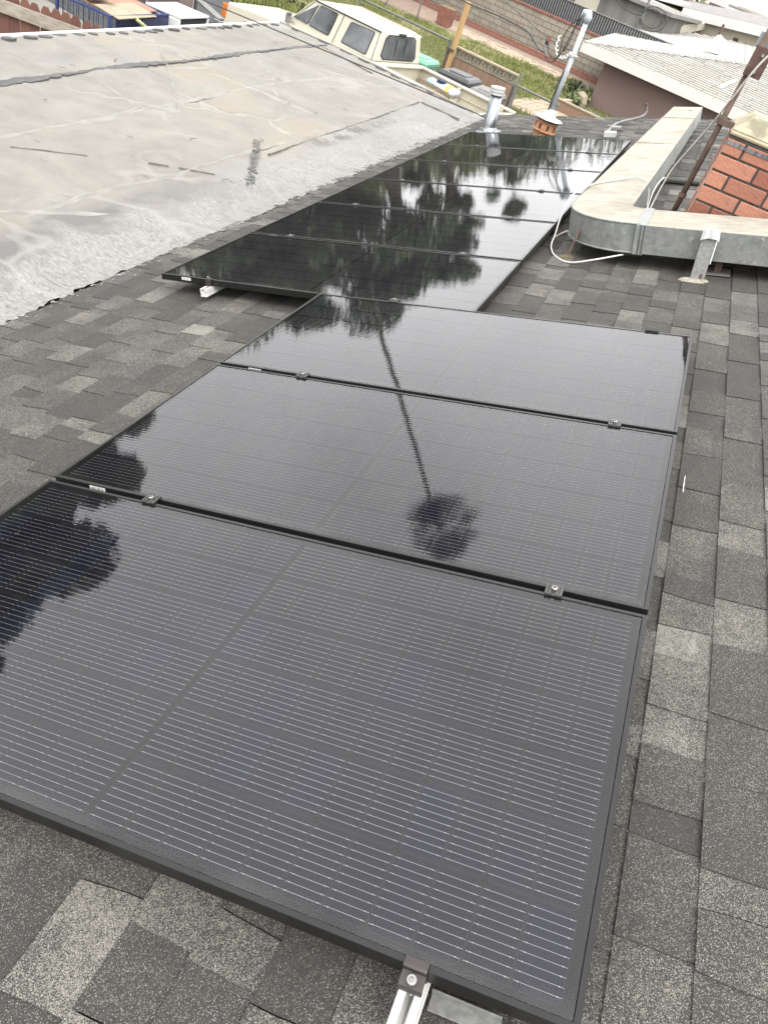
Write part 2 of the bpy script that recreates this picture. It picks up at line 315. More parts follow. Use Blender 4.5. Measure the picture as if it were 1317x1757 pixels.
# truck
M['truck'] = simple('cream_truck_paint', (0.60, 0.565, 0.46), 0.35, var=0.05, scale=1.5, dirt=(0.54, 0.48, 0.36))
M['truckbed'] = simple('dusty_bed_paint', (0.55, 0.505, 0.39), 0.6, var=0.12, scale=2.5, dirt=(0.42, 0.35, 0.26))
M['stripe'] = simple('rusted_roof_paint', (0.30, 0.125, 0.085), 0.75, var=0.35, scale=6)
M['window'] = NB('tinted_car_glass').m
def carglass():
    b = NB('tinted_car_glass'); b.base(b.mix(b.rng(b.noise(2.2, 4), 0.35, 0.65), (0.07, 0.076, 0.082), (0.17, 0.18, 0.19))); b.set(0.08, 0, 0.6); return b.m
M['window'] = carglass()
M['rubber'] = simple('black_rubber', (0.018, 0.018, 0.018), 0.8)
M['chrome'] = simple('chrome', (0.62, 0.62, 0.62), 0.2, 0.9, var=0.1)
M['amber'] = simple('amber_lens', (0.62, 0.17, 0.02), 0.3, var=0.15, scale=20)
M['lens'] = simple('clear_lens', (0.55, 0.55, 0.53), 0.15, var=0.1)
M['interior'] = simple('grey_interior', (0.09, 0.09, 0.09), 0.8)
M['binblack'] = simple('black_bin_plastic', (0.032, 0.033, 0.036), 0.42, var=0.2, scale=8)
M['bingrey'] = simple('sunfaded_grey_bin_plastic', (0.135, 0.13, 0.125), 0.5, var=0.25, scale=5, dirt=(0.20, 0.195, 0.185))
M['binblackbody'] = simple('dark_bin_body', (0.035, 0.036, 0.038), 0.5, var=0.2, scale=8)
M['bingreen'] = simple('teal_bin_plastic', (0.13, 0.36, 0.245), 0.45, var=0.12, scale=4)
M['bark'] = stretched('tree_bark', (0.06, 0.045, 0.032), (0.13, 0.105, 0.08), (6, 6, 1), 4, 0.95)
M['palmbark'] = stretched('palm_bark', (0.10, 0.085, 0.065), (0.17, 0.15, 0.12), (2, 2, 10), 3, 0.95)
M['leafA'] = simple('dark_leaf', (0.08, 0.11, 0.045), 0.6, var=0.4, scale=1.2)
M['leafB'] = simple('mid_leaf', (0.17, 0.21, 0.08), 0.6, var=0.4, scale=1.2)
M['leafC'] = simple('yellowish_leaf', (0.27, 0.28, 0.11), 0.6, var=0.4, scale=1.2)
M['frond'] = simple('palm_frond', (0.045, 0.065, 0.022), 0.55, var=0.35, scale=2)
M['drydead'] = simple('dry_palm_skirt', (0.13, 0.10, 0.06), 0.9, var=0.3, scale=2)

# ------------------------------------------------------------------ mesh builder
class MB:
    def __init__(s): s.v = []; s.f = []; s.m = []; s.tone = []
    def add(s, vs, fs, mi=0, tone=None):
        k = len(s.v); s.v.extend([tuple(x) for x in vs])
        for f in fs:
            s.f.append(tuple(i+k for i in f)); s.m.append(mi); s.tone.append(tone)
        return s
    def box(s, x0, x1, y0, y1, z0, z1, mi=0, M4=None, tone=None):
        vs = [(x, y, z) for z in (z0, z1) for y in (y0, y1) for x in (x0, x1)]
        if M4 is not None: vs = [M4 @ Vector(p) for p in vs]
        return s.add(vs, [(0, 2, 3, 1), (4, 5, 7, 6), (0, 1, 5, 4), (2, 6, 7, 3), (0, 4, 6, 2), (1, 3, 7, 5)], mi, tone)
    def hexa(s, lo, hi, mi=0):       # lo, hi: 4 points each, same order (ccw from above)
        return s.add(list(lo)+list(hi), [(3, 2, 1, 0), (4, 5, 6, 7), (0, 1, 5, 4), (1, 2, 6, 5), (2, 3, 7, 6), (3, 0, 4, 7)], mi)
    def prism(s, poly, fn0, fn1, mi=0):
        n = len(poly); vs = [fn0(p) for p in poly]+[fn1(p) for p in poly]
        fs = [tuple(range(n-1, -1, -1)), tuple(range(n, 2*n))]+[(i, (i+1) % n, n+(i+1) % n, n+i) for i in range(n)]
        return s.add(vs, fs, mi)
    def tube(s, pts, r, n=8, mi=0, cap=True):
        pts = [Vector(p) for p in pts]; rs = r if isinstance(r, (list, tuple)) else [r]*len(pts)
        rings = []; up = None
        for i, p in enumerate(pts):
            d = (pts[min(i+1, len(pts)-1)]-pts[max(i-1, 0)])
            if d.length < 1e-9: d = Vector((0, 0, 1))
            d.normalize()
            if up is None: up = d.orthogonal().normalized()
            else:
                up = up-d*up.dot(d); up = up.normalized() if up.length > 1e-6 else d.orthogonal().normalized()
            w = d.cross(up)
            rings.append([p+(up*cos(2*pi*k/n)+w*sin(2*pi*k/n))*rs[i] for k in range(n)])
        vs = [q for R_ in rings for q in R_]; fs = []
        for i in range(len(pts)-1):
            for k in range(n): fs.append((i*n+k, i*n+(k+1) % n, (i+1)*n+(k+1) % n, (i+1)*n+k))
        if cap: fs.append(tuple(range(n-1, -1, -1))); fs.append(tuple(range((len(pts)-1)*n, len(pts)*n)))
        return s.add(vs, fs, mi)
    def lathe(s, prof, c=(0, 0, 0), n=20, mi=0, axis=None):     # prof: (r, h) list
        c = Vector(c); ax = Vector(axis or (0, 0, 1)).normalized(); u = ax.orthogonal().normalized(); w = ax.cross(u)
        vs = [c+ax*h+(u*cos(2*pi*k/n)+w*sin(2*pi*k/n))*r for r, h in prof for k in range(n)]; fs = []
        for i in range(len(prof)-1):
            for k in range(n): fs.append((i*n+k, i*n+(k+1) % n, (i+1)*n+(k+1) % n, (i+1)*n+k))
        fs.append(tuple(range(n-1, -1, -1))); fs.append(tuple(range((len(prof)-1)*n, len(prof)*n)))
        return s.add(vs, fs, mi)
    def build(s, name, mats, parent=None, origin=None, smooth=False, kind=None, bevel=0.0, label=None):
        if not isinstance(mats, (list, tuple)): mats = [mats]
        me = bpy.data.meshes.new(name)
        vs = s.v
        if origin is not None:
            ox, oy, oz = origin; vs = [(x-ox, y-oy, z-oz) for x, y, z in vs]
        me.from_pydata(vs, [], s.f)
        for m in mats: me.materials.append(M[m] if isinstance(m, str) else m)
        if len(mats) > 1: me.polygons.foreach_set('material_index', s.m)
        if smooth: me.polygons.foreach_set('use_smooth', [True]*len(s.f))
        if any(t is not None for t in s.tone):
            at = me.color_attributes.new('tone', 'FLOAT_COLOR', 'CORNER'); d = []
            for f, t in zip(s.f, s.tone): d.extend((list(t)+[1.0])*len(f))
            at.data.foreach_set('color', d)
        me.update()
        return link(name, me, parent, kind, bevel, label)
def link(name, me, parent=None, kind=None, bevel=0.0, label=None):
    o = bpy.data.objects.new(name, me); COL.objects.link(o)
    if parent is not None: o.parent = parent
    if kind: o['kind'] = kind
    if label: o['label'] = label
    if bevel:
        b = o.modifiers.new('bevel', 'BEVEL'); b.width = bevel; b.segments = 2; b.limit_method = 'ANGLE'; b.angle_limit = RAD(40)
    return o
def tag(o, label, cat, group=None):
    o['label'] = label; o['category'] = cat
    if group: o['group'] = group
    return o
def thing(name, label, cat, mat=None, loc=None, group=None):
    o = bpy.data.objects.new(name, None); COL.objects.link(o); o.empty_display_size = 0.2
    if mat is not None: o.matrix_world = mat
    if loc is not None: o.location = loc
    return tag(o, label, cat, group)
def struct(o): o['kind'] = 'structure'; return o
def copy_tree(src, mat=None, label=None):
    r = src.copy(); COL.objects.link(r)
    if mat is not None: r.matrix_world = mat
    if label: r['label'] = label
    for ch in list(src.children):
        c = ch.copy(); COL.objects.link(c); c.parent = r
        for g in list(ch.children):
            d = g.copy(); COL.objects.link(d); d.parent = c
    return r
def smoothpath(pts, k=6):
    P = [Vector(p) for p in pts]; out = []
    for i in range(len(P)-1):
        p0 = P[max(i-1, 0)]; p1 = P[i]; p2 = P[i+1]; p3 = P[min(i+2, len(P)-1)]
        for j in range(k):
            t = j/k
            out.append(0.5*((2*p1)+(p2-p0)*t+(2*p0-5*p1+4*p2-p3)*t*t+(3*p1-p0-3*p2+p3)*t**3))
    out.append(P[-1]); return out
def rrect(w, h, r, n=4):
    out = []
    for cx, cy, a0 in ((w/2-r, h/2-r, 0), (-w/2+r, h/2-r, 90), (-w/2+r, -h/2+r, 180), (w/2-r, -h/2+r, 270)):
        for k in range(n+1):
            a = RAD(a0+90*k/n); out.append((cx+r*cos(a), cy+r*sin(a)))
    return out

# ================================================================== SETTING
def sheet(name, pts, z, mat):
    b = MB(); b.add([(x, y, z) for x, y in pts], [tuple(range(len(pts)))]); return struct(b.build(name, mat))
b = MB(); b.add([(-400, -400, G), (400, -400, G), (400, 500, G), (-400, 500, G)], [(0, 1, 2, 3)]); struct(b.build('ground', 'ground'))
def esheet(name, pts, dz, mat): return sheet(name, [EF(a, c).xy for a, c in pts], G+dz, mat)
esheet('gravel_yard', [(-24, 11), (-12.2, 11), (-12.2, 22), (-24, 22)], 0.004, 'asphalt')
esheet('lawn', [(-30, 18.0), (-9.6, 18.0), (-9.6, 20.95), (-6.5, 20.95), (-6.5, 26.3), (-10.5, 26.3), (-10.5, 31.5), (-13.3, 30.0), (-16.2, 29.6), (-20, 28.7), (-30, 28.2)], 0.004, 'soil')
pth = esheet('path', [(-30, 28.3), (-20, 28.8), (-16.2, 29.7), (-13.3, 30.1), (-10.0, 31.0), (-10.0, 32.2), (-30, 32.2)], 0.008, 'path')
# loose laid pavers on the near part of the path
b = MB()
for i in range(20):
    for j in range(8):
        a0 = -17.6+i*0.27; b0 = 29.75+j*0.20+(0.05 if i % 2 else 0)
        if rnd.random() < 0.12: continue
        m = EMAT(a0, b0, 0.0, rnd.uniform(-.08, .08)); b.box(-.12, .12, -.085, .085, .0, .03+rnd.uniform(0, .012), M4=m)
b.build('paver', 'paver', pth, kind='stuff')
b = MB()
for i in range(11):
    for j in range(13):
        m = EMAT(-9.95+i*0.2-(j*0.03), 21.9+j*0.22, 0.0, rnd.uniform(-.1, .1)); b.box(-.09, .09, -.1, .1, .004, .035+rnd.uniform(0, .012), M4=m)
pt = esheet('paved_patch', [(-10.1, 21.7), (-7.6, 21.7), (-8.2, 24.9), (-10.0, 24.7)], 0.012, 'paver')
b.build('paver', 'paver', pt, kind='stuff')
# lawn blades
b = MB()
def inlawn(a, c):
    if c < 18.0 or c > 31: return False
    if a > -9.6 and c < 21.1: return False
    if -10.1 < a < -7.6 and 21.7 < c < 24.9: return False
    if c > 28.6 and a < -16: return False
    if c > 29.8: return a > -12.5
    return a < -7.0
cnt = 0
while cnt < 30000:
    a = rnd.uniform(-22, -7); c = rnd.uniform(18, 31)
    if not inlawn(a, c): continue
    dens = 0.5+0.5*sin(a*1.7+sin(c*2.1)*1.5)*cos(c*1.3)
    if rnd.random() > 0.25+0.75*dens: continue
    p = EF(a, c, 0.0); h = rnd.uniform(.05, .16)*(0.6+0.8*dens); an = rnd.uniform(0, pi); w = rnd.uniform(.012, .03)
    d = Vector((cos(an)*w, sin(an)*w, 0)); t = Vector((rnd.uniform(-.06, .06), rnd.uniform(-.06, .06), h))
    b.add([p-d, p+d, p+t], [(0, 1, 2)]); cnt += 1
g_ = b.build('grass', 'grass', kind='stuff'); g_['label'] = 'patchy green lawn grass between the fences and the path'; g_['category'] = 'grass'

# ================================================================== OUR SHINGLE ROOF
NS = -0.13
house = thing('house', 'low house under dark grey shingles that carries the solar panels', 'house', mat=ROOF4.copy())
b = MB()
b.box(-1.55, 4.6, -7.0, 11.95, NS-0.20, NS-0.016)
roof = b.build('roof', 'felt', house)
b = MB(); b.box(-1.2, 4.6, 11.952, 11.99, NS-0.2, NS-0.012); b.build('rake_board', 'fascia', house)
# far slope and walls (world coordinates turned into roof coordinates)
INV = ROOFM.transposed()
def w2r(p): return INV @ Vector(p)
b = MB(); zr = RF(4.6, 0, NS).z; xr = RF(4.6, 0, NS).x
b.hexa([w2r((xr+.01, -7, zr-.2)), w2r((xr+6, -7, zr-2.2)), w2r((xr+6, 11.95, zr-2.2)), w2r((xr+.01, 11.95, zr-.2))], [w2r((xr+.01, -7, zr-.005)), w2r((xr+6, -7, zr-2.0)), w2r((xr+6, 11.95, zr-2.0)), w2r((xr+.01, 11.95, zr-.005))])
b.build('far_slope', 'greyroof', house)
b = MB(); b.hexa([w2r(p) for p in ((-1.0, -6.6, G), (xr+5.5, -6.6, G), (xr+5.5, 11.6, G), (-1.0, 11.6, G))], [w2r(p) for p in ((-1.0, -6.6, -.82), (xr+5.5, -6.6, -.82), (xr+5.5, 11.6, -.82), (-1.0, 11.6, -.82))])
b.build('wall', 'cream_wall', house)
EXP = 0.1385
TONES = [(0.066, 0.063, 0.060)]*7+[(0.054, 0.051, 0.05)]*6+[(0.082, 0.078, 0.073)]*6+[(0.105, 0.10, 0.09)]*5+[(0.150, 0.142, 0.120)]*4+[(0.21, 0.20, 0.165)]*1+[(0.09, 0.082, 0.03)]
def tone():
    t = rnd.choice(TONES); k = rnd.uniform(.80, 1.0); return tuple(c*k for c in t)
def rake_v(u): return 11.99+0.11*max(0, u)
def shingle(mb, u0, va, vb, wa, wb, raised, tn, tn2):
    t0 = 0.0062+(0.0045 if raised else 0.0); t1 = 0.0006+(0.0030 if raised else 0.0)
    us = [0.0, 0.3, 0.66, 1.0]; du = EXP+0.012
    top = []; bot = []
    for k, f in enumerate(us):
        for v, w in ((va, wa), (vb, wb)):
            vv = v+w[k]; top.append((u0+du*f, vv, NS+t0+(t1-t0)*f)); bot.append((u0+du*f, vv, NS-0.016))
    vs = top+bot; fs = []
    for k in range(3): fs.append((2*k, 2*k+2, 2*k+3, 2*k+1))
    mb.add([vs[i] for i in range(16)], [(0, 2, 3, 1)], 0, tn)
    mb.add([vs[i] for i in range(16)], [(2, 4, 5, 3)], 0, tn)
    mb.add([vs[i] for i in range(16)], [(4, 6, 7, 5)], 0, tn2)
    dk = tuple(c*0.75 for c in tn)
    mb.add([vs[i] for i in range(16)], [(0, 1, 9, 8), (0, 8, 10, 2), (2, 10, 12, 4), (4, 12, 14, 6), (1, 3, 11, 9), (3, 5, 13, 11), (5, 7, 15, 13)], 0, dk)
cand = []
u0 = 2.055-EXP*26; ci = 0
while u0 < 4.5:
    v = -3.0+rnd.uniform(0, .3); raised = rnd.random() < .5
    w = [rnd.uniform(-.004, .004) for _ in range(4)]
    vmax = rake_v(u0)
    while v < vmax:
        L = rnd.choice((.10, .13, .16, .19, .22, .26)) if raised else rnd.choice((.08, .12, .15, .19, .24))
        vb = min(v+L, vmax); s_ = rnd.uniform(-.007, .007); wb = [s_*k_+rnd.uniform(-.002, .002) for k_ in (1, .35, -.45, -.7)]
        gap = 0.0042 if raised else 0.0  # slit over the black felt draws the shadow line beside a raised tab
        tn = tone()
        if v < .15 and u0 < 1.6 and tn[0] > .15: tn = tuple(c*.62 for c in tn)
        k2 = rnd.choice((1, 1, 1, .8, 1.12)); tn2 = tuple(c*k2 for c in tn)
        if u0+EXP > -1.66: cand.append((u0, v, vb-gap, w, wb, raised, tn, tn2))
        w = wb; v = vb; raised = (not raised) if rnd.random() < .8 else raised
    u0 += EXP; ci += 1
camr = INV @ Vector((1.31708, -0.57779, 1.78522))
def hidden(c):
    u, v = c[0]+EXP*.5, (c[1]+c[2])/2
    if 0.12 < u < 1.80 and 0.1 < v < 3.0: return True
    if -0.95 < u < 0.70 and 3.12 < v < 9.1: return True
    if v < -0.75 and u > 1.0: return True
    if v < -0.55 or u > 2.55: return True
    return False
def sizekey(c):
    u, v = c[0]+EXP*.5, (c[1]+c[2])/2; d2 = (u-camr[0])**2+(v-camr[1])**2+(camr[2]-NS)**2
    return (c[2]-c[1])*camr[2]/(d2**1.5)
vis = sorted([c for c in cand if not hidden(c)], key=lambda c: -sizekey(c))
for c in vis[:300]:
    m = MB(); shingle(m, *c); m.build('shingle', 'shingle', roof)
m = MB()
for c in vis[300:]+[c for c in cand if hidden(c)]: shingle(m, *c)
m.build('shingle_field', 'shingle', roof, kind='stuff')
# sealant blobs beside the right panel edge and bright torn slivers
for u, v0, v1 in ((1.934, 1.82, 1.94),):
    b = MB(); k = 8; L_ = []; R2 = []
    for i in range(k+1):
        v_ = v0+(v1-v0)*i/k; w_ = (.0006+.0013*sin(pi*i/k))*rnd.uniform(.6, 1.3); x_ = u+rnd.uniform(-.001, .001); L_.append((x_-w_, v_, NS+.0165)); R2.append((x_+w_, v_, NS+.0155))
    b.add(L_+R2, [(i, k+1+i, k+2+i, i+1) for i in range(k)]); b.build('bare_shingle_edge', 'plastic_white', roof)

# ================================================================== LOW-SLOPE ROOF
def LZ(x): return -0.58+0.03*(x+1.35)
low = thing('low_slope_roof', 'pale weathered low-slope roof beside the grey shingles, crossed by a dark tar line', 'roof', loc=(-3.4, 5, G))
LO = (-3.4, 5, G)
EDGE_A = [(-1.22, 11.60), (-1.54, 11.67), (-1.91, 11.75), (-2.39, 11.92), (-2.83, 12.02), (-3.3, 12.25), (-3.74, 12.38), (-4.26, 12.56), (-4.81, 12.66), (-5.40, 12.80)]
def edgeY(x):
    for (xa, ya), (xb, yb) in zip(EDGE_A, EDGE_A[1:]):
        if xb <= x <= xa: return ya+(yb-ya)*(xa-x)/(xa-xb)
    return EDGE_A[-1][1] if x < -4 else EDGE_A[0][1]
b = MB(); nx, ny = 44, 460
grid = []
r2 = random.Random(3)
rag = [r2.uniform(-.012, .012)+.016*sin(k*.21)*sin(k*.057+1)+.012*sin(k*.63+2*sin(k*.11)) for k in range(ny+1)]
for i in range(nx+1):
    f = i/nx
    for j in range(ny+1):
        y_ = j/ny
        xe = -1.43+0.012*max(0, 0)+rag[j]*0.9
        Y0 = -6.0; yy = Y0+(11.6+6)*y_
        xv = -1.455+0.0195*max(0, yy-2.3)+rag[j]
        x = -5.42+(xv+5.42)*f
        ye = edgeY(x); y = Y0+(ye-Y0)*y_
        z = LZ(x)+0.008*sin(x*3.1+y*.7)*sin(y*1.9-x)+0.006*sin(y*4.3+x*2.2)
        tb_ = max(0.0, min(1.0, (x-(xv-.40))/.40)); tb_ = tb_*tb_*(3-2*tb_); z = z*(1-tb_)+(0.3327*x-.137+.0085+(.004*sin(y*31+x*40)+.004*sin(y*77) if i > nx-4 else 0))*tb_
        grid.append((x, y, z))
idx = lambda i, j: i*(ny+1)+j
b.add(grid, [(idx(i, j), idx(i+1, j), idx(i+1, j+1), idx(i, j+1)) for i in range(nx) for j in range(ny)])
surf = b.build('roof_surface', 'membrane', low, LO, smooth=True)
b = MB()
poly = [(-1.75, -6.0), (-1.75, 11.6)]+EDGE_A[2:]+[(-5.40, -6.0)]
b.prism(poly[::-1], lambda p: (p[0], p[1], LZ(p[0])-.16), lambda p: (p[0], p[1], LZ(p[0])-.03)); b.build('roof_deck', 'greywood', low, LO)
def bulge(mb, pts, w, hgt):
    P = [Vector((x, y, 0)) for x, y in pts]; V = []; n = len(P); k = 7
    for i, p in enumerate(P):
        d = (P[min(i+1, n-1)]-P[max(i-1, 0)]).normalized(); nn_ = Vector((-d.y, d.x, 0)); e = min(1, 4*i/(n-1), 4*(n-1-i)/(n-1)); e = e*e*(3-2*e)
        wv = w*(1+.25*sin(i*1.3)); hv = hgt*(.7+.3*sin(i*.8+1))*e
        for q in range(k):
            t = -1+2*q/(k-1); pt_ = p+nn_*(wv*t); V.append((pt_.x, pt_.y, LZ(pt_.x)+.012*e*0-.006+hv*(cos(t*pi)*.5+.5)+.007*(1-abs(t))))
    mb.add(V, [(i*k+q, (i+1)*k+q, (i+1)*k+q+1, i*k+q+1) for i in range(n-1) for q in range(k-1)])
def ribbon(mb, pts, w, z=0.012, jit=0.0, r=rnd):
    P = [Vector((x, y, 0)) for x, y in pts]; L = []; R_ = []
    for i, p in enumerate(P):
        d = (P[min(i+1, len(P)-1)]-P[max(i-1, 0)]).normalized(); n = Vector((-d.y, d.x, 0)); ww = w if not callable(w) else w(i/(len(P)-1))
        a = p+n*(ww/2+r.uniform(-jit, jit)); c = p-n*(ww/2+r.uniform(-jit, jit))
        L.append((a.x, a.y, LZ(a.x)+z)); R_.append((c.x, c.y, LZ(c.x)+z))
    n = len(P); T = L+R_; B = [(x, y, zz-.03) for x, y, zz in T]
    mb.add(T+B, [(i, n+i, n+i+1, i+1) for i in range(n-1)]+[(i, i+1, 2*n+i+1, 2*n+i) for i in range(n-1)]+[(n+i, 3*n+i, 3*n+i+1, n+i+1) for i in range(n-1)])
def densify(pts, step=.12, jit=.0):
    out = []
    for (xa, ya), (xb, yb) in zip(pts, pts[1:]):
        k = max(1, int(math.hypot(xb-xa, yb-ya)/step))
        for i in range(k): out.append((xa+(xb-xa)*i/k+rnd.uniform(-jit, jit), ya+(yb-ya)*i/k+rnd.uniform(-jit, jit)))
    out.append(pts[-1]); return out
b = MB(); ribbon(b, densify([(-4.28, 5.0), (-4.31, 5.89), (-4.36, 6.9), (-4.37, 7.75), (-4.32, 8.31), (-4.36, 9.56), (-4.37, 11.26), (-4.34, 12.4)], .06, .006), lambda t: .085+.035*sin(t*23)-.03*t, .012, .018)
b.build('tar_line', 'tar', low, LO)
for k, (pts, w, mt, nm) in enumerate([
    ([(-3.36, 3.0), (-3.35, 5.65), (-3.38, 6.76), (-3.43, 8.28), (-3.40, 9.13), (-3.3, 10.45), (-3.17, 11.65)], .045, 'lap', 'lap_seam'),
    ([(-5.15, 8.96), (-4.16, 7.83), (-2.94, 6.27)], .03, 'lap', 'lap_seam'),
    ([(-4.26, 8.31), (-3.34, 8.4), (-2.51, 8.37)], .05, 'lap', 'lap_seam'),
    ([(-2.16, 11.0), (-2.12, 9), (-2.09, 6.44)], .010, 'lapdark', 'open_seam'),
    ([(-2.15, 11.04), (-1.5, 10.88)], .009, 'lapdark', 'open_seam'),
    ([(-2.24, 3.0), (-2.30, 4.1), (-2.22, 5.08), (-2.23, 6.23), (-2.2, 7.3)], .03, 'lap', 'lap_seam'),
    ([(-4.41, 6.66), (-3.42, 6.27), (-3.35, 5.65)], .035, 'lap', 'lap_seam'),
    ([(-4.33, 12.2), (-3.17, 11.65)], .009, 'lapdark', 'open_seam'),
    ([(-3.17, 4.33), (-2.8, 4.73)], .007, 'lapdark', 'open_seam'),
    ([(-2.48, 5.09), (-2.36, 5.2)], .007, 'lapdark', 'open_seam'), ([(-2.3, 5.25), (-2.05, 5.42)], .006, 'lapdark', 'open_seam'),
    ([(-4.18, 9.88), (-3.38, 9.02)], .04, 'lap', 'lap_seam'),
    ([(-2.6, 3.0), (-2.25, 3.6), (-1.98, 4.0)], .035, 'lap', 'lap_seam')]):
    b = MB()
    if mt == 'lap': bulge(b, densify(pts, .06, .004), w*.75, .018); b.build('wrinkle', 'lap', low, LO, smooth=True)
    else: ribbon(b, densify(pts, .1, .008), w, .010, w*.22); b.build(nm, mt, low, LO)
b = MB()
for i in range(40):          # ragged dark scrape by the middle of the roof
    t = i/39; x = -2.36+.60*t; y = 6.72-1.2*t
    for q in range(3):
        cx_, cy_ = x+rnd.uniform(-.03, .03), y+rnd.uniform(-.03, .03)*1.4; r_ = rnd.uniform(.010, .024)
        b.add([(cx_+r_*cos(a_)*rnd.uniform(.6, 1.2), cy_+r_*sin(a_)*rnd.uniform(.6, 1.2), LZ(cx_)+.011+.0005*q) for a_ in (0, 1.2, 2.4, 3.6, 4.9)], [(0, 1, 2, 3, 4)])
b.build('tar_scrape', 'tar', low, LO)
b = MB()
for i in range(420):     # chips of the pale coating splashed onto the shingles
    y = rnd.uniform(1.0, 11.5); xv = -1.455+0.0195*max(0, y-2.3); x = xv+abs(rnd.gauss(0, .045)); r_ = rnd.uniform(.004, .016)*(1.3 if x < xv+.03 else .7); z = 0.3327*x-.137+.0125
    b.add([(x+r_*cos(a_)*rnd.uniform(.6, 1.2)*.9, y+r_*sin(a_)*rnd.uniform(.6, 1.7), z+.3327*.9*r_*cos(a_)) for a_ in (0, 1.2, 2.4, 3.6, 4.9)], [(0, 1, 2, 3, 4)])
b.build('coating_chips', 'lap', low, LO, kind='stuff')
# dead twigs
b = MB()
for i in range(26):
    x = rnd.uniform(-4.9, -1.6); y = rnd.uniform(4.2, 11.2); a = rnd.uniform(0, 6.3); L = rnd.uniform(.03, .12)
    p = Vector((x, y, LZ(x)+.016)); d = Vector((cos(a)*L, sin(a)*L, .004)); q = p+d*.5+Vector((-d.y, d.x, 0))*rnd.uniform(-.4, .4)
    b.tube([p, q, p+d], .0022, 4)
b.build('twigs', 'debris', low, LO, kind='stuff')
# white metal drip edge and tar dabs
b = MB(); b.box(-5.46, -5.40, -6, 12.80, LZ(-5.4)-.13, LZ(-5.4)+.012); b.build('drip_edge', 'white', low, LO)
b = MB()
for (xa, ya), (xb, yb) in zip(EDGE_A, EDGE_A[1:]):
    if xa > -1.3: continue
    b.hexa([(xb, yb, LZ(xb)-.12), (xa, ya, LZ(xa)-.12), (xa, ya+.05, LZ(xa)-.12), (xb, yb+.05, LZ(xb)-.12)], [(xb, yb, LZ(xb)+.014), (xa, ya, LZ(xa)+.014), (xa, ya+.05, LZ(xa)+.014), (xb, yb+.05, LZ(xb)+.014)])
b.build('drip_edge', 'lapdark', low, LO)
y = 6.1
while y < 12.6:
    b = MB(); L = rnd.uniform(.05, .10); x0 = -5.33+rnd.uniform(-.03, .03); n = 9
    ring = [(x0+rnd.uniform(.03, .05)*cos(2*pi*k/n)+.25*L*sin(2*pi*k/n), y+L*sin(2*pi*k/n)*rnd.uniform(.8, 1.1)) for k in range(n)]
    b.prism(ring, lambda p: (p[0], p[1], LZ(p[0])-.01), lambda p: (p[0], p[1], LZ(p[0])+.016)); b.build('tar_dab', 'tar', low, LO)
    y += rnd.uniform(.2, .34)
for x in (-5.05, -4.45, -3.98, -3.62, -3.28, -2.95, -2.62, -2.3, -2.02, -1.72):
    b = MB(); L = rnd.uniform(.06, .12); y0 = edgeY(x)-.06
    ring = [(x+L*cos(2*pi*k/9)*rnd.uniform(.8, 1.1), y0+.022*sin(2*pi*k/9)-.25*L*cos(2*pi*k/9)) for k in range(9)]
    b.prism(ring, lambda p: (p[0], p[1], LZ(p[0])-.01), lambda p: (p[0], p[1], LZ(p[0])+.018)); b.build('tar_dab', 'tar', low, LO)
b = MB(); b.hexa([(-5.1, -5.7, G), (-1.3, -5.7, G), (-1.3, 11.3, G), (-5.1, 12.2, G)], [(-5.1, -5.7, LZ(-5.1)-.165), (-1.3, -5.7, LZ(-1.3)-.165), (-1.3, 11.3, LZ(-1.3)-.165), (-5.1, 12.2, LZ(-5.1)-.165)])
b.build('wall', 'cream_wall', low, LO)

# ================================================================== SOLAR PANELS
PW, PH, GAP = 1.88, 0.9951, 0.0228
def panel_mesh_parts():
    fr = MB(); o = [(0, 0), (PW, 0), (PW, PH), (0, PH)]
    def inset(d): return [(d, d), (PW-d, d), (PW-d, PH-d), (d, PH-d)]
    loops = [[(x, y, -.035) for x, y in o], [(x, y, -.0012) for x, y in o], [(x, y, 0) for x, y in inset(.0012)], [(x, y, 0) for x, y in inset(.0105)], [(x, y, -.004) for x, y in inset(.0112)], [(x, y, -.035) for x, y in inset(.0125)]]
    vs = [p for l in loops for p in l]; fs = []
    for k in range(5):
        for i in range(4): fs.append((4*k+i, 4*k+(i+1) % 4, 4*k+4+(i+1) % 4, 4*k+4+i))
    fs += [(i, 20+i, 20+(i+1) % 4, (i+1) % 4) for i in range(4)]
    fr.add(vs, fs)
    bk = MB(); bk.box(.0122, PW-.0122, .0122, PH-.0122, -.0075, -.0045)
    gl = MB(); gl.add([(.0122, .0122, -.0022), (PW-.0122, .0122, -.0022), (PW-.0122, PH-.0122, -.0022), (.0122, PH-.0122, -.0022)], [(0, 1, 2, 3)])
    return fr, bk, gl
CP, CG, CR = 0.0822, 0.012, 0.1575
def cell_origin(i, j):
    u = 0.030+i*CP+(CG if i >= 11 else 0); v = .025+j*CR; return u, v
def cell_mb(flip):
    w, h, c = .0803, .1552, .0105
    def ring(d):
        if not flip: return [(c*.9+d*.3, d), (w-d, d), (w-d, h-d), (c*.9+d*.3, h-d), (d, h-c-d*.3), (d, c+d*.3)]
        return [(d, d), (w-c*.9-d*.3, d), (w-d, c+d*.3), (w-d, h-c-d*.3), (w-c*.9-d*.3, h-d), (d, h-d)]
    a = ring(0); i_ = ring(.0015); m = MB(); z0, z1 = -.0043, -.0040
    m.add([(x, y, z0) for x, y in a]+[(x, y, z1) for x, y in a]+[(x, y, z1) for x, y in i_], [(k, (k+1) % 6, 6+(k+1) % 6, 6+k) for k in range(6)], 1)
    n0 = len(m.v)-18
    m.add([(x, y, z1) for x, y in a]+[(x, y, z1) for x, y in i_], [(k, (k+1) % 6, 6+(k+1) % 6, 6+k) for k in range(6)], 1)
    m.add([(x, y, z1) for x, y in i_], [tuple(range(6))], 0)
    return m
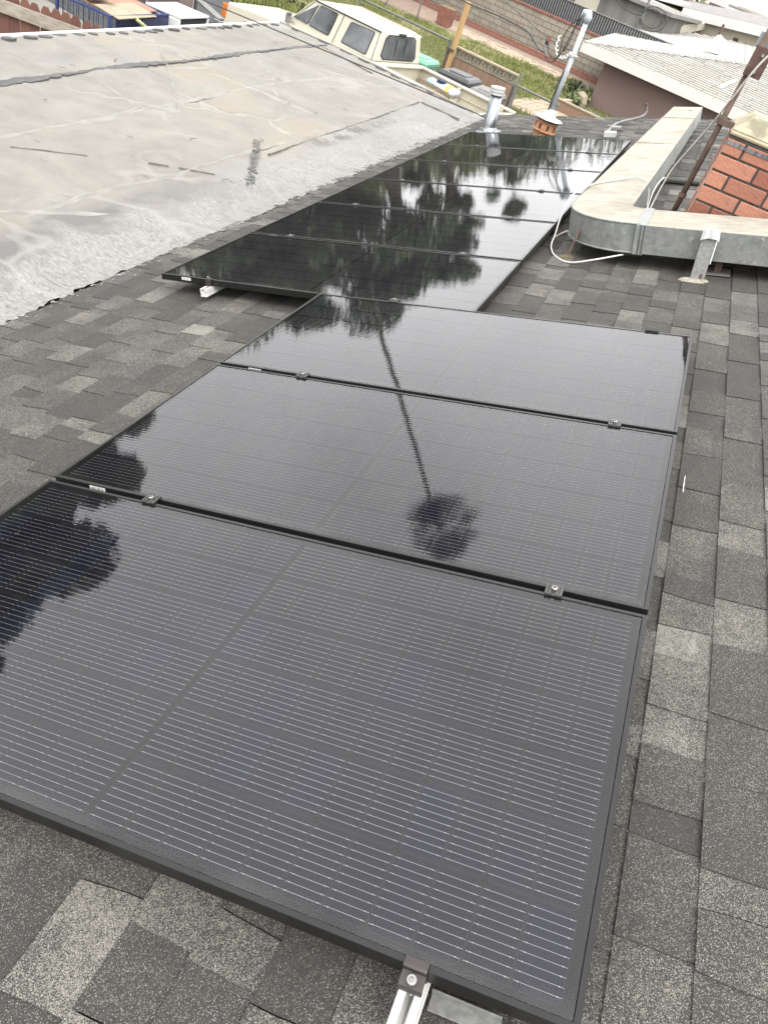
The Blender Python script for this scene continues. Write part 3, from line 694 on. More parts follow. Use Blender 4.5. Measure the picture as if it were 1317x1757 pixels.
def busbar_mb():
    m = MB(); z = -.0036
    for i in range(22):
        for j in range(6):
            u, v = cell_origin(i, j)
            for k in range(9):
                y = v+.1552*(k+.85)/9.7; a, c = u+.0014, u+.0803-.0014
                m.box(a, c, y-.00026, y+.00026, -.0041, z)
                for q in (a+.0075, c-.0075): m.box(q-.0012, q+.0012, y-.0008, y+.0008, -.0041, z+.0001)
    return m
fr, bk, gl = panel_mesh_parts()
LAB_ROW = ['nearest solar panel, at the bottom of the picture, its front edge on an open rail', 'second solar panel from the camera in the near block of three', 'third solar panel from the camera, its back edge touching the far block',
           'front solar panel of the far block, overhanging a dark gap on its left', 'second solar panel of the far block, behind its front panel', 'third solar panel of the far block, tree trunks mirrored in it', 'fourth solar panel of the far block, two rows in front of the last but one',
           'last but one solar panel at the far end of the row', 'farthest solar panel, in front of the vent pipe and clay flue']
pan = thing('solar_panel', LAB_ROW[0], 'solar panel', mat=ROOF4.copy(), group='black solar panels on the shingle roof')
frame_o = fr.build('frame', 'frame', pan)
lam = bk.build('laminate', 'backsheet', pan)
gl.build('glass', 'glass', pan)
bb = busbar_mb().build('busbars', 'busbar', lam, kind='stuff')
mA = cell_mb(False).build('solar_cell', ['cell', 'cell_edge'], lam); mB = cell_mb(True).build('solar_cell', ['cell', 'cell_edge'], lam)
meA, meB = mA.data, mB.data
bpy.data.objects.remove(mA); bpy.data.objects.remove(mB)
st = MB(); st.box(.14, .20, -.0012, -.0002, -.022, -.006); stk = st.build('sticker', 'sticker', frame_o)
ik = MB()
for q in range(11):
    x = .146+q*.0045
    if q in (4, 8): continue
    ik.box(x, x+.0024, -.0016, -.0011, -.018, -.0125)
ik.box(.146, .194, -.0016, -.0011, -.0105, -.0095)
def cells_into(lm):
    for j in range(6):
        for i in range(22):
            u, v = cell_origin(i, j); o = bpy.data.objects.new('solar_cell', meA if i % 2 == 0 else meB); COL.objects.link(o); o.parent = lm; o.location = (u, v, 0)
# one joined cell mesh for the far block, too small there to pick apart
fc = MB()
for j in range(6):
    for i in range(22):
        u, v = cell_origin(i, j); c = cell_mb(i % 2 == 1)
        for f, mi in zip(c.f, c.m): pass
        k = len(fc.v); fc.v.extend([(x+u, y+v, z) for x, y, z in c.v]); fc.f.extend([tuple(q+k for q in f) for f in c.f]); fc.m.extend(c.m); fc.tone.extend(c.tone)
cells_far = fc.build('solar_cells', ['cell', 'cell_edge'], None, kind='stuff'); far_me = cells_far.data; bpy.data.objects.remove(cells_far)
PIV = Vector((.4367, 3.0537, 0))
FAR = Matrix.Translation(PIV+Vector((0, .004, -.0185))) @ Matrix.Rotation(-.0114, 4, 'Z') @ Matrix.Rotation(.0089, 4, 'Y') @ Matrix.Translation(-PIV)
def panel_mat(k):
    if k < 3: return ROOF4 @ Matrix.Translation((0.004*rnd.uniform(-1, 1)*0, k*(PH+GAP), 0))
    return ROOF4 @ FAR @ Matrix.Translation((-1.0385, k*(PH+GAP), 0))
pans = [pan]
for k in range(1, 9):
    pans.append(copy_tree(pan, panel_mat(k), LAB_ROW[k]))
for k, p in enumerate(pans):
    lm = [c for c in p.children if c.name.startswith('laminate')][0]
    if k < 3: cells_into(lm)
    else: link('solar_cells', far_me, lm, 'stuff')
# printed marks under the stickers (one mesh per sticker, on the sticker's panel)
for p in pans:
    ik2 = bpy.data.objects.get('sticker')
inkm = ik.build('sticker_print', 'ink', pan)
for p in pans[1:]:
    c = inkm.copy(); COL.objects.link(c); c.parent = p
# rails
def rail(name, label, u, v0, v1, frm):
    t = thing(name, label, 'rail', mat=frm @ Matrix.Translation((u, v0, 0)), group='aluminium rails under the solar panels')
    L = v1-v0; b = MB(); w = .020
    prof = [(-w, -.080), (w, -.080), (w, -.070), (w-.003, -.068), (w-.003, -.060), (w, -.058), (w, -.0365), (w-.013, -.0365), (w-.013, -.041), (w-.004, -.043), (w-.004, -.056), (.0015, -.060), (.0015, -.066), (-.0015, -.066), (-.0015, -.060), (-w+.004, -.056), (-w+.004, -.043), (-w+.013, -.041), (-w+.013, -.0365), (-w, -.0365), (-w, -.058), (-w+.003, -.060), (-w+.003, -.068), (-w, -.070)]
    b.prism(prof, lambda p: (p[0], 0, p[1]), lambda p: (p[0], L, p[1])); b.build('rail_profile', 'mill', t)
    k = 0.55
    while k < L:
        f = MB(); f.box(-.05, .13, k, k+.045, NS+.010, NS+.013); f.box(.0205, .026, k, k+.045, NS+.0132, -.045); f.tube([(.0262, k+.022, -.06), (.036, k+.022, -.06)], .007, 6)
        f.build('roof_foot', 'flash', t); k += 1.22
    return t
I4 = ROOF4
rail('mounting_rail', 'bare aluminium rail end sticking out at the bottom edge of the nearest panel', 1.622, -.085, 3.0, I4)
rail('mounting_rail', 'aluminium rail hidden under the left side of the three near panels', .40, .02, 3.0, I4)
rail('mounting_rail', 'short aluminium rail end poking out under the left front corner of the far block', -.715, 2.985, 9.15, ROOF4 @ FAR)
rail('mounting_rail', 'aluminium rail hidden under the right side of the far block', .49, 3.10, 9.15, ROOF4 @ FAR)
# clamps between panels
def mid_clamp(label):
    t = thing('panel_clamp', label, 'clamp', group='dark clamps holding the panel edges')
    b = MB(); b.box(-.022, .022, -.022, .022, .0006, .0040)
    for x in (-.019, -.009, .009, .019): b.box(x-.0035, x+.0035, -.0225, .0225, .0041, .0075)
    b.box(-.016, .016, -.0085, .0085, -.045, .0005); b.build('clamp_plate', 'clamp', t, bevel=.0008)
    h = MB(); h.lathe([(.0085, .0041), (.0085, .0125), (.007, .014), (.0045, .014), (.0042, .0095)], n=12); h.build('bolt', 'bolt', t); return t
cl0 = None
mids = [(.39, 1, 'near', 'left'), (1.645, 1, 'near', 'right'), (.405, 2, 'near', 'left'), (1.665, 2, 'near', 'right'), (.42, 3, 'mid', 'left'), (-.73, 4, 'far', 'left'), (.47, 4, 'far', 'right'), (-.71, 5, 'far', 'left'), (.50, 5, 'far', 'right'), (-.72, 6, 'far', 'left'), (.51, 6, 'far', 'right'), (-.67, 7, 'far', 'left'), (.55, 7, 'far', 'right'), (-.64, 8, 'far', 'left'), (.54, 8, 'far', 'right')]
ORD = ['nearest', 'second', 'third', 'fourth', 'fifth', 'sixth', 'seventh', 'eighth', 'farthest']
for u, k, blk, side in mids:
    v = k*(PH+GAP)-GAP/2; frm = ROOF4 if k <= 3 else ROOF4 @ FAR
    lab = '%s clamp in the gap between the %s and %s solar panel' % (side if k != 3 else 'single dark', ORD[k-1], ORD[k])
    m = frm @ Matrix.Translation((u, v, 0.0))
    if cl0 is None: cl0 = mid_clamp(lab); cl0.matrix_world = m
    else: copy_tree(cl0, m, lab)
# end clamps
t = thing('panel_clamp', 'brown-black end clamp with a socket bolt on the bare rail end', 'clamp', mat=ROOF4 @ Matrix.Translation((1.622, 0, 0)), group='dark clamps holding the panel edges')
b = MB(); prof = [(.010, .0008), (.010, .0065), (-.004, .0085), (-.008, .006), (-.008, -.004), (-.030, -.007), (-.033, -.012), (-.033, -.020), (-.026, -.020), (-.024, -.0135), (-.004, -.011), (-.004, -.034), (-.0010, -.034), (-.0010, .0008)]
b.prism(prof, lambda p: (-.020, p[0], p[1]), lambda p: (.020, p[0], p[1])); b.build('clamp_hook', 'endclamp', t, bevel=.0012)
b = MB(); b.lathe([(.0085, 0), (.0085, .009), (.0075, .010), (.0048, .010), (.0046, .004)], (0, -.019, -.008), 14, axis=(0, -.25, 1)); b.build('socket_bolt', 'bolt', t)
b = MB(); pr = []
for i in range(9): pr += [(.0062, -.003*i), (.0048, -.003*i-.0015)]
b.lathe(pr, (0, -.019, -.020), 12); b.build('bolt_thread', 'bolt', t)
t = thing('panel_clamp', 'flat black end clamp on the back edge of the third near panel', 'clamp', mat=ROOF4 @ Matrix.Translation((1.70, 3.045, 0)), group='dark clamps holding the panel edges')
b = MB(); b.box(-.03, .03, -.018, -.0, .001, .007); b.box(-.03, .03, .001, .012, -.04, .007); b.build('clamp_hook', 'rubber', t, bevel=.001)
t = thing('panel_clamp', 'end clamp above the rail end at the left front corner of the far block', 'clamp', mat=ROOF4 @ FAR @ Matrix.Translation((-.715, 3*(PH+GAP), 0)), group='dark clamps holding the panel edges')
b = MB(); b.box(-.018, .018, -.012, .010, .001, .006); b.box(-.018, .018, -.014, -.002, -.034, .0008); b.build('clamp_hook', 'endclamp', t, bevel=.001)
b = MB(); b.lathe([(.007, .0), (.007, .012), (.004, .013)], (0, -.006, .0062), 12); b.build('bolt', 'bolt', t)
# loose metal strip under the front edge by the rail (roof foot plate)
t = thing('metal_strip', 'flat grey metal strip lying under the front edge beside the bare rail', 'metal strip', mat=ROOF4 @ Matrix.Translation((1.70, .005, NS+.02)))
b = MB(); b.box(-.055, .065, -.014, .014, 0, .003); b.box(-.055, .065, .011, .014, .0031, .02); b.build('strip_plate', 'flash', t, bevel=.0008)

# ================================================================== DUCT
dt = thing('metal_duct', 'galvanised air duct with cream coated top that turns a rounded corner on the roof', 'duct', mat=ROOF4.copy())
ZB, ZT = -.030, .138
def ductbox(name, pts, parent=dt, zt=ZT):   # pts: 4 plan points ccw
    m = MB(); lo = [(x, y, ZB) for x, y in pts]; hi = [(x, y, zt) for x, y in pts]
    m.hexa(lo, hi, 0); m.m[-5] = 1; return m.build(name, ['galv', 'mastic'], parent)
ductbox('duct_section', [(1.475, 4.475), (3.0, 4.37), (3.0, 4.83), (1.475, 4.93)])
# elbow
arc = []
cx_, cy_, r_ = 1.43, 4.94, .455
for k in range(11):
    a = RAD(180+90*k/10); arc.append((cx_+r_*cos(a)*.98, cy_+r_*sin(a)))
poly = arc+[(1.473, 4.478), (1.473, 4.932), (1.372, 4.99), (1.372, 5.08), (.985, 5.08)]
m = MB(); m.prism(poly, lambda p: (p[0], p[1], ZB), lambda p: (p[0], p[1], ZT)); m.m[1] = 1
m.build('duct_elbow', ['galv', 'mastic'], dt)
m = MB(); rim = [(p[0]-.0, p[1], ZT+.004) for p in arc+[(1.473, 4.478)]]; m.tube(rim, .006, 6); m.tube([(x, y, ZB) for x, y, z in rim], .006, 6); m.build('elbow_seam', 'galv', dt)
L0, R0, L1, R1 = Vector((.985, 5.083)), Vector((1.372, 5.083)), Vector((1.20, 11.0)), Vector((1.55, 11.04))
fs_ = [0, .46, .80, 1.0]
for k in range(3):
    a, c = fs_[k], fs_[k+1]-.0004
    pa, pb, pc, pd = L0.lerp(L1, a), R0.lerp(R1, a), R0.lerp(R1, c), L0.lerp(L1, c)
    ductbox('duct_section', [pa, pb, pc, pd], zt=ZT-.0015*k)
for k, f in ((1, .46), (2, .80)):
    pa, pb = L0.lerp(L1, f), R0.lerp(R1, f)
    m = MB(); m.box(pa.x-.007, pb.x+.007, pa.y-.012, pa.y+.012, ZB-.006, ZT+.006); m.build('flange', ['mastic'], dt)
m = MB(); m.box(1.452, 1.515, 4.462, 4.945, ZB-.004, ZT+.004); m.build('flange', ['galv'], dt)
m = MB(); m.box(1.478, 1.486, 4.458, 4.47, ZB-.006, ZT+.005); m.box(1.500, 1.507, 4.457, 4.469, ZB-.006, ZT+.005); m.build('flange_ridge', 'vent', dt)
m = MB(); m.lathe([(.02, 0), (.02, .006), (.01, .008)], (1.43, 10.6, ZT-.001), 10); m.build('screw_cap', 'galv', dt)
# supports, standing on the shingles
t = thing('duct_support', 'pale angle-iron leg with a torn white tape top holding the near duct', 'support', mat=ROOF4.copy(), group='legs holding up the duct')
up = INV @ Vector((0, 0, 1))
ft = Vector((1.855, 4.33, NS+.010)); lean = (up*.30+Vector((0, 0, 1))*.70).normalized(); tp = ft+lean*.275+Vector((0, .035, 0))
def slab(mb, p0, p1, wdir, w, tdir, th):
    wd = Vector(wdir).normalized()*w/2; td = Vector(tdir).normalized()*th
    mb.hexa([p0-wd, p0+wd, p0+wd+td, p0-wd+td], [p1-wd, p1+wd, p1+wd+td, p1-wd+td])
m = MB(); slab(m, ft, tp, (1, 0, 0), .080, (0, 1, 0), .005); slab(m, ft+Vector((.038, .0052, 0)), tp+Vector((.038, .0052, 0)), (1, 0, 0), .004, (0, 1, 0), .05); m.build('angle_leg', 'flash', t)
m = MB(); m.box(ft.x+.012, ft.x+.026, ft.y-.0012, ft.y+.001, ft.z+.012, ft.z+.04); m.build('bolt_slot', 'rust', t)
m = MB(); n = 14
ring = []
for k in range(n):
    a = 2*pi*k/n; ring.append((tp.x+(.046+.012*rnd.random())*cos(a), tp.y-.006+(.020+.014*rnd.random())*sin(a)))
m.prism(ring, lambda p: (p[0], p[1], tp.z-.028-.02*rnd.random()), lambda p: (p[0]*.9+tp.x*.1, p[1], tp.z+.012+.010*rnd.random())); m.build('tape_wrap', 'plastic_white', t)
m = MB(); slab(m, tp+Vector((.044, -.012, -.005)), ft+(tp-ft)*.36+Vector((.045, -.004, 0)), (1, 0, 0), .006, (0, 1, 0), .003); m.build('tape_tail', 'plastic_white', t)
m = MB(); ring = [(ft.x-.02+.085*cos(2*pi*k/16)*rnd.uniform(.6, 1.1), ft.y+.002+.042*sin(2*pi*k/16)*rnd.uniform(.7, 1.1)) for k in range(16)]
m.prism(ring, lambda p: (p[0], p[1], NS+.004), lambda p: ((p[0]-ft.x)*.8+ft.x, (p[1]-ft.y)*.8+ft.y, NS+.019)); m.build('sealant_base', 'mastic', t)
t = thing('duct_support', 'thin rusty rod leg under the rounded duct corner beside the panels', 'support', mat=ROOF4.copy(), group='legs holding up the duct')
p0 = Vector((1.035, 4.60, NS)); m = MB(); slab(m, p0, p0+up*.24+Vector((.0, .05, 0)), (1, 0, 0), .014, (0, 1, 0), .014); m.build('rod', 'rust', t)
m = MB(); m.lathe([(.05, .008), (.035, .018), (.012, .022)], (p0.x, p0.y, NS), 12); m.build('sealant_base', 'debris', t)
t = thing('duct_support', 'short dark square post under the near duct right of the angle leg', 'support', mat=ROOF4.copy(), group='legs holding up the duct')
m = MB(); m.box(1.945, 1.985, 4.52, 4.56, NS-.0, ZB-.001); m.build('post', 'rust', t)
m = MB(); m.box(1.90, 2.04, 4.46, 4.62, NS+.013, NS+.016); m.build('foot_plate', 'flash', t)

# ================================================================== CHIMNEY
CX0, CX1, CY0, CY1 = 1.600, 2.62, 5.10, 5.62
ch = thing('brick_chimney', 'red brick chimney with mossy concrete crown behind the duct', 'chimney', loc=(2.1, 5.36, .3))
CO = (2.1, 5.36, .3)
b = MB(); b.box(CX0+.007, CX1-.007, CY0+.007, CY1-.007, -.1, 1.135); b.build('mortar_core', 'mortar', ch, CO)
ch_z0 = .30; bh, mj = .0865, .0125; r3 = random.Random(11)
bm_cache = {}
def brick_obj(x0, x1, y0, y1, z0, z1, par, org, mat='brick'):
    key = (round(x1-x0, 3), round(y1-y0, 3), round(z1-z0, 3), mat)
    if key not in bm_cache:
        m = MB(); m.box(-(x1-x0)/2, (x1-x0)/2, -(y1-y0)/2, (y1-y0)/2, -(z1-z0)/2, (z1-z0)/2)
        o = m.build('brick', mat, par); bm_cache[key] = o.data
    else: o = link('brick', bm_cache[key], par)
    o.location = ((x0+x1)/2-org[0], (y0+y1)/2-org[1]+r3.uniform(-.001, .001), (z0+z1)/2-org[2]); o.rotation_euler = (0, 0, r3.uniform(-.006, .006))
    bv = o.modifiers.new('bevel', 'BEVEL'); bv.width = .004; bv.segments = 1
    return o
z = 1.128-8*(bh+mj); k = 0
while z+bh <= 1.135:
    x = CX0+(0 if k % 2 == 0 else -.135)
    while x < CX1-.03:
        xa, xb = max(x, CX0), min(x+.25, CX1)
        if xb-xa > .04: brick_obj(xa, xb, CY0, CY0+.095, z, z+bh, ch, CO)
        x += .25+.015
    y = CY0+(.110 if k % 2 == 0 else .112)
    while y < CY1-.02:
        yb = min(y+.2, CY1); brick_obj(CX0, CX0+.09, y, yb-.012, z, z+bh, ch, CO); y += .214
    z += bh+mj; k += 1
b = MB(); lo = [(CX0-.008, CY0-.008), (CX1+.008, CY0-.008), (CX1+.008, CY1+.008), (CX0-.008, CY1+.008)]; hi = [(CX0+.09, CY0+.09), (CX1-.09, CY0+.09), (CX1-.09, CY1-.07), (CX0+.09, CY1-.07)]
b.hexa([(x, y, 1.137) for x, y in lo], [(x, y, 1.165) for x, y in lo]); b.hexa([(x, y, 1.1655) for x, y in lo], [(x, y, 1.26) for x, y in hi]); b.build('crown', 'crown', ch, CO, bevel=.012)
b = MB(); b.box(CX0-.004, CX1+.004, CY0-.004, CY0-.001, 1.083, 1.105); b.box(CX0-.004, CX0-.0012, CY0-.0008, CY1, 1.083, 1.105); b.build('strap', 'vent', ch, CO)
b = MB(); b.box(CX0-.0045, CX0-.0008, CY0+.004, CY0+.020, .25, 1.075); b.build('sealant_line', 'mastic', ch, CO)

# antenna pole with bracket
t = thing('antenna_pole', 'rusty pole strapped to the chimney corner, with a rust-red bracket plate at its top', 'antenna pole', loc=(1.52, 5.25, .36))
PO = (1.52, 5.25, .36)
b = MB(); b.tube([(1.52, 5.25, .36), (1.52, 5.25, 1.72)], .019, 12); b.build('pole', 'rust', t, PO, smooth=True)
b = MB(); b.tube([(1.52, 5.25, .68), (1.52, 5.25, .705)], .027, 12); b.tube([(1.52, 5.25, 1.15), (1.52, 5.25, 1.19)], .030, 12); b.box(1.52, 1.60, 5.215, 5.235, 1.15, 1.185); b.box(1.52, 1.60, 5.265, 5.285, 1.15, 1.185); b.build('wall_strap', 'rust', t, PO)
b = MB(); b.box(1.495, 1.60, 5.19, 5.196, 1.44, 1.60); b.box(1.495, 1.500, 5.1965, 5.26, 1.44, 1.60); b.box(1.595, 1.600, 5.1965, 5.26, 1.44, 1.60); b.build('bracket_plate', 'rustplate', t, PO, bevel=.002)
b = MB(); b.tube([(1.55, 5.19, 1.56), (1.55, 5.176, 1.56)], .010, 6); b.tube([(1.55, 5.19, 1.47), (1.55, 5.176, 1.47)], .010, 6); b.build('bracket_bolt', 'bolt', t, PO)
b = MB(); b.box(1.482, 1.56, 5.262, 5.30, 1.585, 1.67); b.build('amplifier_box', 'vent', t, PO, bevel=.004)
b = MB(); b.tube([(1.52, 5.25, 1.7201), (1.52, 5.25, 1.9)], .014, 10); b.build('mast_stub', 'conduit', t, PO)

# coax cables
def cable(name, pts, r, mat, label, group=None, k=7):
    o = MB().tube(smoothpath(pts, k), r, 8).build(name, mat, smooth=True); return tag(o, label, 'cable', group)
cable('coax_cable', [RF(1.40, 4.50, -.05), RF(1.24, 4.42, -.075), RF(1.08, 4.45, -.115), RF(.965, 4.58, -.118), RF(.90, 4.76, -.105), RF(.90, 4.88, -.05), RF(.905, 5.02, .04), RF(.94, 5.18, .146), RF(1.0, 5.56, .1465), RF(1.09, 5.72, .148), RF(1.18, 5.82, .150), RF(1.27, 5.92, .155), RF(1.36, 5.86, .147), RF(1.398, 5.86, .08), RF(1.41, 5.8, -.02), RF(1.43, 5.6, -.118)], .0055, 'cable_white', 'white cable looping over the duct and down beside the panel edge')
cable('coax_cable', [RF(1.46, 5.35, -.116), RF(1.44, 5.48, -.05), Vector((1.372, 5.6, .53)), Vector((1.383, 5.6, .74)), Vector((1.43, 5.5, .94)), Vector((1.475, 5.4, 1.11)), Vector((1.5, 5.27, 1.25)), Vector((1.535, 5.16, 1.44)), Vector((1.58, 5.12, 1.58)), Vector((1.68, 5.05, 1.75))], .0062, 'cable_white', 'white cable rising from the duct to the bracket on the antenna pole')
cable('coax_cable', [RF(1.43, 5.75, -.117), RF(1.41, 5.95, -.04), RF(1.42, 6.25, .03), RF(1.455, 6.5, .06), RF(1.46, 6.9, -.02), RF(1.44, 7.3, -.117)], .005, 'cable_white', 'white cable lying along the inner side of the duct')
cable('coax_cable', [RF(1.44, 5.4, -.116), RF(1.50, 5.75, -.112), RF(1.58, 5.60, -.11), RF(1.66, 5.40, -.113), RF(1.72, 5.1, -.10)], .0048, 'cable_white', 'white cable running across the shingles from the duct to the chimney foot')
for k, (a, c, lab) in enumerate((((1.52, 5.25), (1.64, 5.02), 'short white cable end beside the chimney foot, nearer the pole'), ((1.47, 5.15), (1.60, 5.45), 'white cable coil end lying in the corner of the duct'))):
    cable('coax_cable', [RF(a[0], a[1], -.115), RF((a[0]+c[0])/2+.03, (a[1]+c[1])/2, -.02), RF(c[0], c[1], -.05), RF(c[0]+.04, c[1]-.02, -.115)], .0048, 'cable_white', lab)
cable('coax_cable', [RF(.88, 5.0, -.10), RF(.93, 5.06, -.08), RF(1.0, 5.1, -.06)], .006, 'cable_white', 'short white cable stub between the panel edge and the rounded duct corner')

# ================================================================== VENTS, MAST, CONDUIT
vb = RF(-1.0, 10.17, NS); vt = Vector((-.965, 10.19, -.015)); vd = (vt-vb).normalized()
t = thing('vent_pipe', 'shiny round metal vent pipe with ribbed white cap at the far end of the panels', 'vent pipe', loc=vb)
H_ = (vt-vb).length
b = MB(); b.lathe([(.098, -.02), (.088, .0), (.080, .08), (.080, H_)], vb, 28, axis=vd); b.build('pipe', 'vent', t, vb, smooth=True)
b = MB(); b.lathe([(.084, H_), (.092, H_+.004), (.092, H_+.022), (.084, H_+.026), (.084, H_+.034), (.094, H_+.038), (.094, H_+.056), (.086, H_+.060), (.086, H_+.068), (.094, H_+.072), (.094, H_+.088), (.086, H_+.098), (.02, H_+.106)], vb, 28, axis=vd); b.build('cap', 'zincbox', t, vb)
b = MB(); nn = ROOFM @ Vector((0, 0, 1)); b.lathe([(.17, .008), (.165, .012), (.12, .018), (.098, .05)], vb, 24, axis=nn); b.build('flashing', 'vent', t, vb)
ob = RF(-.27, 10.08, NS)
t = thing('clay_flue', 'small orange clay flue with a pale metal cap at the far end of the panels', 'flue', loc=ob)
b = MB(); b.lathe([(.125, -.08), (.125, .045)], ob, 8); b.build('base', 'terracotta', t, ob)
b = MB(); b.lathe([(.150, .046), (.160, .058), (.146, .066), (.138, .150), (.150, .158), (.150, .172)], ob, 8); b.build('hood', 'terracotta', t, ob)
for k in range(8):
    a = 2*pi*(k+.5)/8; b = MB(); m4 = Matrix.Translation(ob+Vector((0, 0, .108))) @ Matrix.Rotation(a, 4, 'Z')
    b.box(.130, .1345, -.014, .014, -.03, .03, M4=m4); b.build('slot', 'terradark', t, ob)
b = MB(); b.lathe([(.135, .1725), (.135, .195)], ob, 8); b.build('throat', 'terradark', t, ob)
b = MB(); b.lathe([(.185, .1955), (.187, .202), (.12, .213), (.03, .218)], ob+Vector((.0, 0, 0)), 8); b.build('cap', 'zincbox', t, ob)
MBs = Vector((-.46, 11.72, RF(-.5, 0, NS).z+.02))
t = thing('service_mast', 'galvanised service mast with a rounded weatherhead and black wire loops at the far roof edge', 'mast', loc=MBs)
b = MB(); b.tube([MBs+Vector((0, 0, -.1)), MBs+Vector((0, 0, 1.20))], .034, 16); b.build('pole', 'steelpole', t, MBs, smooth=True)
wt = MBs+Vector((0, 0, 1.19))
b = MB(); b.tube([wt+Vector((0, 0, .0)), wt+Vector((0, 0, .06)), wt+Vector((-.02, 0, .11)), wt+Vector((-.06, 0, .10)), wt+Vector((-.085, 0, .06))], [.042, .058, .060, .050, .030], 14); b.build('weatherhead', 'steelpole', t, MBs, smooth=True)
b = MB(); b.lathe([(.12, -.03), (.10, .02), (.06, .05), (.04, .10)], MBs, 16); b.box(MBs.x-.05, MBs.x+.08, MBs.y-.06, MBs.y+.05, MBs.z+.0, MBs.z+.09); b.build('flashing', 'putty', t, MBs, bevel=.02)
b = MB(); b.tube([MBs+Vector((0, 0, .78)), MBs+Vector((0, 0, .83))], .045, 12); b.tube([MBs+Vector((-.06, -.03, .80)), MBs+Vector((.07, -.03, .80))], .014, 8); b.build('clamp_collar', 'zincbox', t, MBs)
b = MB(); b.tube([MBs+Vector((-.03, -.05, .02)), MBs+Vector((-.045, -.03, .25)), MBs+Vector((-.04, -.01, .6))], .011, 6); b.build('side_cable', 'cable_black', t, MBs)
for pts in ([(-.53, .96), (-.62, .86), (-.67, .68), (-.645, .50), (-.66, .40), (-.72, .345), (-.80, .38)], [(-.52, .94), (-.575, .80), (-.60, .62), (-.63, .46), (-.70, .40), (-.79, .45), (-.84, .55)], [(-.53, .95), (-.57, .86), (-.565, .70), (-.60, .52)]):
    b = MB(); b.tube(smoothpath([(x, 11.68, z+.02) for x, z in pts], 6), .008, 6); b.build('wire_loop', 'cable_black', t, MBs, smooth=True)
# spiral white grip on the service wire
def helix(pts, r, turns, rad, k=60):
    P = smoothpath(pts, 10); out = []
    for i in range(k):
        f = i/(k-1)*(len(P)-1); j = min(int(f), len(P)-2); p = P[j].lerp(P[j+1], f-j); a = 2*pi*turns*i/(k-1)
        out.append(p+Vector((cos(a)*rad, .4*sin(a)*rad, sin(a)*rad)))
    return out
t2 = thing('service_drop', 'black service wires with white spiral grips leading from the mast over the yard', 'wire', loc=(-.9, 12.2, .5)); SO = (-.9, 12.2, .5)
b = MB(); b.tube(helix([(-.72, 11.7, .69), (-.71, 11.7, .56), (-.64, 11.7, .47), (-.55, 11.7, .49), (-.49, 11.7, .57)], .01, 9, .016), .009, 6); b.build('spiral_grip', 'plastic_white', t2, SO)
b = MB(); b.tube([(-.48, 11.70, .58), (-.92, 12.17, .56), (-2.1, 14.3, .58), (-6.4, 22, .65), (-30, 64, 1.9)], .006, 6); b.build('messenger_wire', 'cable_black', t2, SO)
b = MB(); b.tube(smoothpath([(-.80, 11.68, .40), (-.90, 12.0, .44), (-.96, 12.35, .38), (-1.06, 12.53, .36), (-1.22, 12.8, .39), (-1.44, 13.08, .46), (-1.86, 14.02, .40), (-2.69, 15.87, .25), (-4.04, 18.6, -.0), (-5.42, 21.31, -.10), (-9, 28, .4), (-30, 66, 4)], 5), .013, 6); b.build('main_wire', 'cable_black', t2, SO, smooth=True)
for p, m_ in (((-.93, 12.15, .575), 'redcap'), ((-.95, 12.2, .52), 'cable_black'), ((-1.80, 13.9, .43), 'redcap')):
    b = MB(); b.tube([Vector(p)+Vector((0, 0, -.035)), Vector(p)+Vector((0, 0, .035))], .026, 8); b.build('wire_splice', m_, t2, SO)
# low black cable stretched above the pale roof
o = MB().tube([(-1.2, 11.315, -.528), (-1.364, 11.309, -.514), (-5.499, 11.197, -.522), (-13.8, 10.97, -.54), (-30, 10.5, -.2)], .009, 6).build('black_cable', 'cable_black'); tag(o, 'thin black cable stretched over the far corner of the pale low-slope roof', 'cable')
# conduit with junction boxes
t = thing('roof_conduit', 'bent grey conduit with two small metal boxes behind the farthest panel', 'conduit', mat=ROOF4.copy())
b = MB(); b.tube(smoothpath([(.50, 10.15, NS+.03), (.50, 10.75, NS+.035), (.53, 11.05, NS+.05), (.66, 11.35, NS+.06), (.78, 11.55, NS+.08), (.82, 11.60, NS+.12), (.815, 11.60, NS+.20)], 6), .018, 8); b.build('pipe', 'conduit', t, smooth=True)
b = MB(); b.box(.50, .64, 9.98, 10.10, NS+.012, NS+.075); b.build('junction_box', 'zincbox', t, bevel=.006)
b = MB(); b.box(.50, .62, 10.62, 10.74, NS+.012, NS+.055); b.build('junction_box', 'flash', t, bevel=.006)
b = MB(); b.lathe([(.024, .2005), (.024, .235)], (.815, 11.6, NS), 8); b.build('end_fitting', 'rust', t)
t = thing('wood_block', 'small tan wood offcut beside the far end of the duct', 'wood', mat=ROOF4.copy())
b = MB(); b.box(1.08, 1.13, 11.1, 11.4, NS+.012, NS+.10); b.build('block', 'newwood', t)
t = thing('line_set', 'dark insulated pipe crossing the shingles under the duct towards the chimney', 'pipe', mat=ROOF4.copy())
b = MB(); b.tube(smoothpath([(1.0, 7.3, NS+.03), (1.5, 7.28, NS+.03), (2.0, 7.2, NS+.03), (2.6, 7.1, NS+.03)], 5), .02, 8); b.build('pipe', 'rubber', t, smooth=True)

# ================================================================== PICKUP TRUCK (local frame: x towards the tail, y away from us)
TA, TB = -9.2, 13.95
tr = thing('pickup_truck', 'cream extended-cab pickup truck parked beyond the pale low-slope roof', 'pickup truck', mat=EMAT(TA, TB))
def tp_(a, c, h): return (a-TA, c-TB, h)
YN, YF = 13.12, 14.78
b = MB()
def side_body(mb, a0, a1, h0, h1, y0, y1): mb.box(a0-TA, a1-TA, y0-TB, y1-TB, h0, h1)
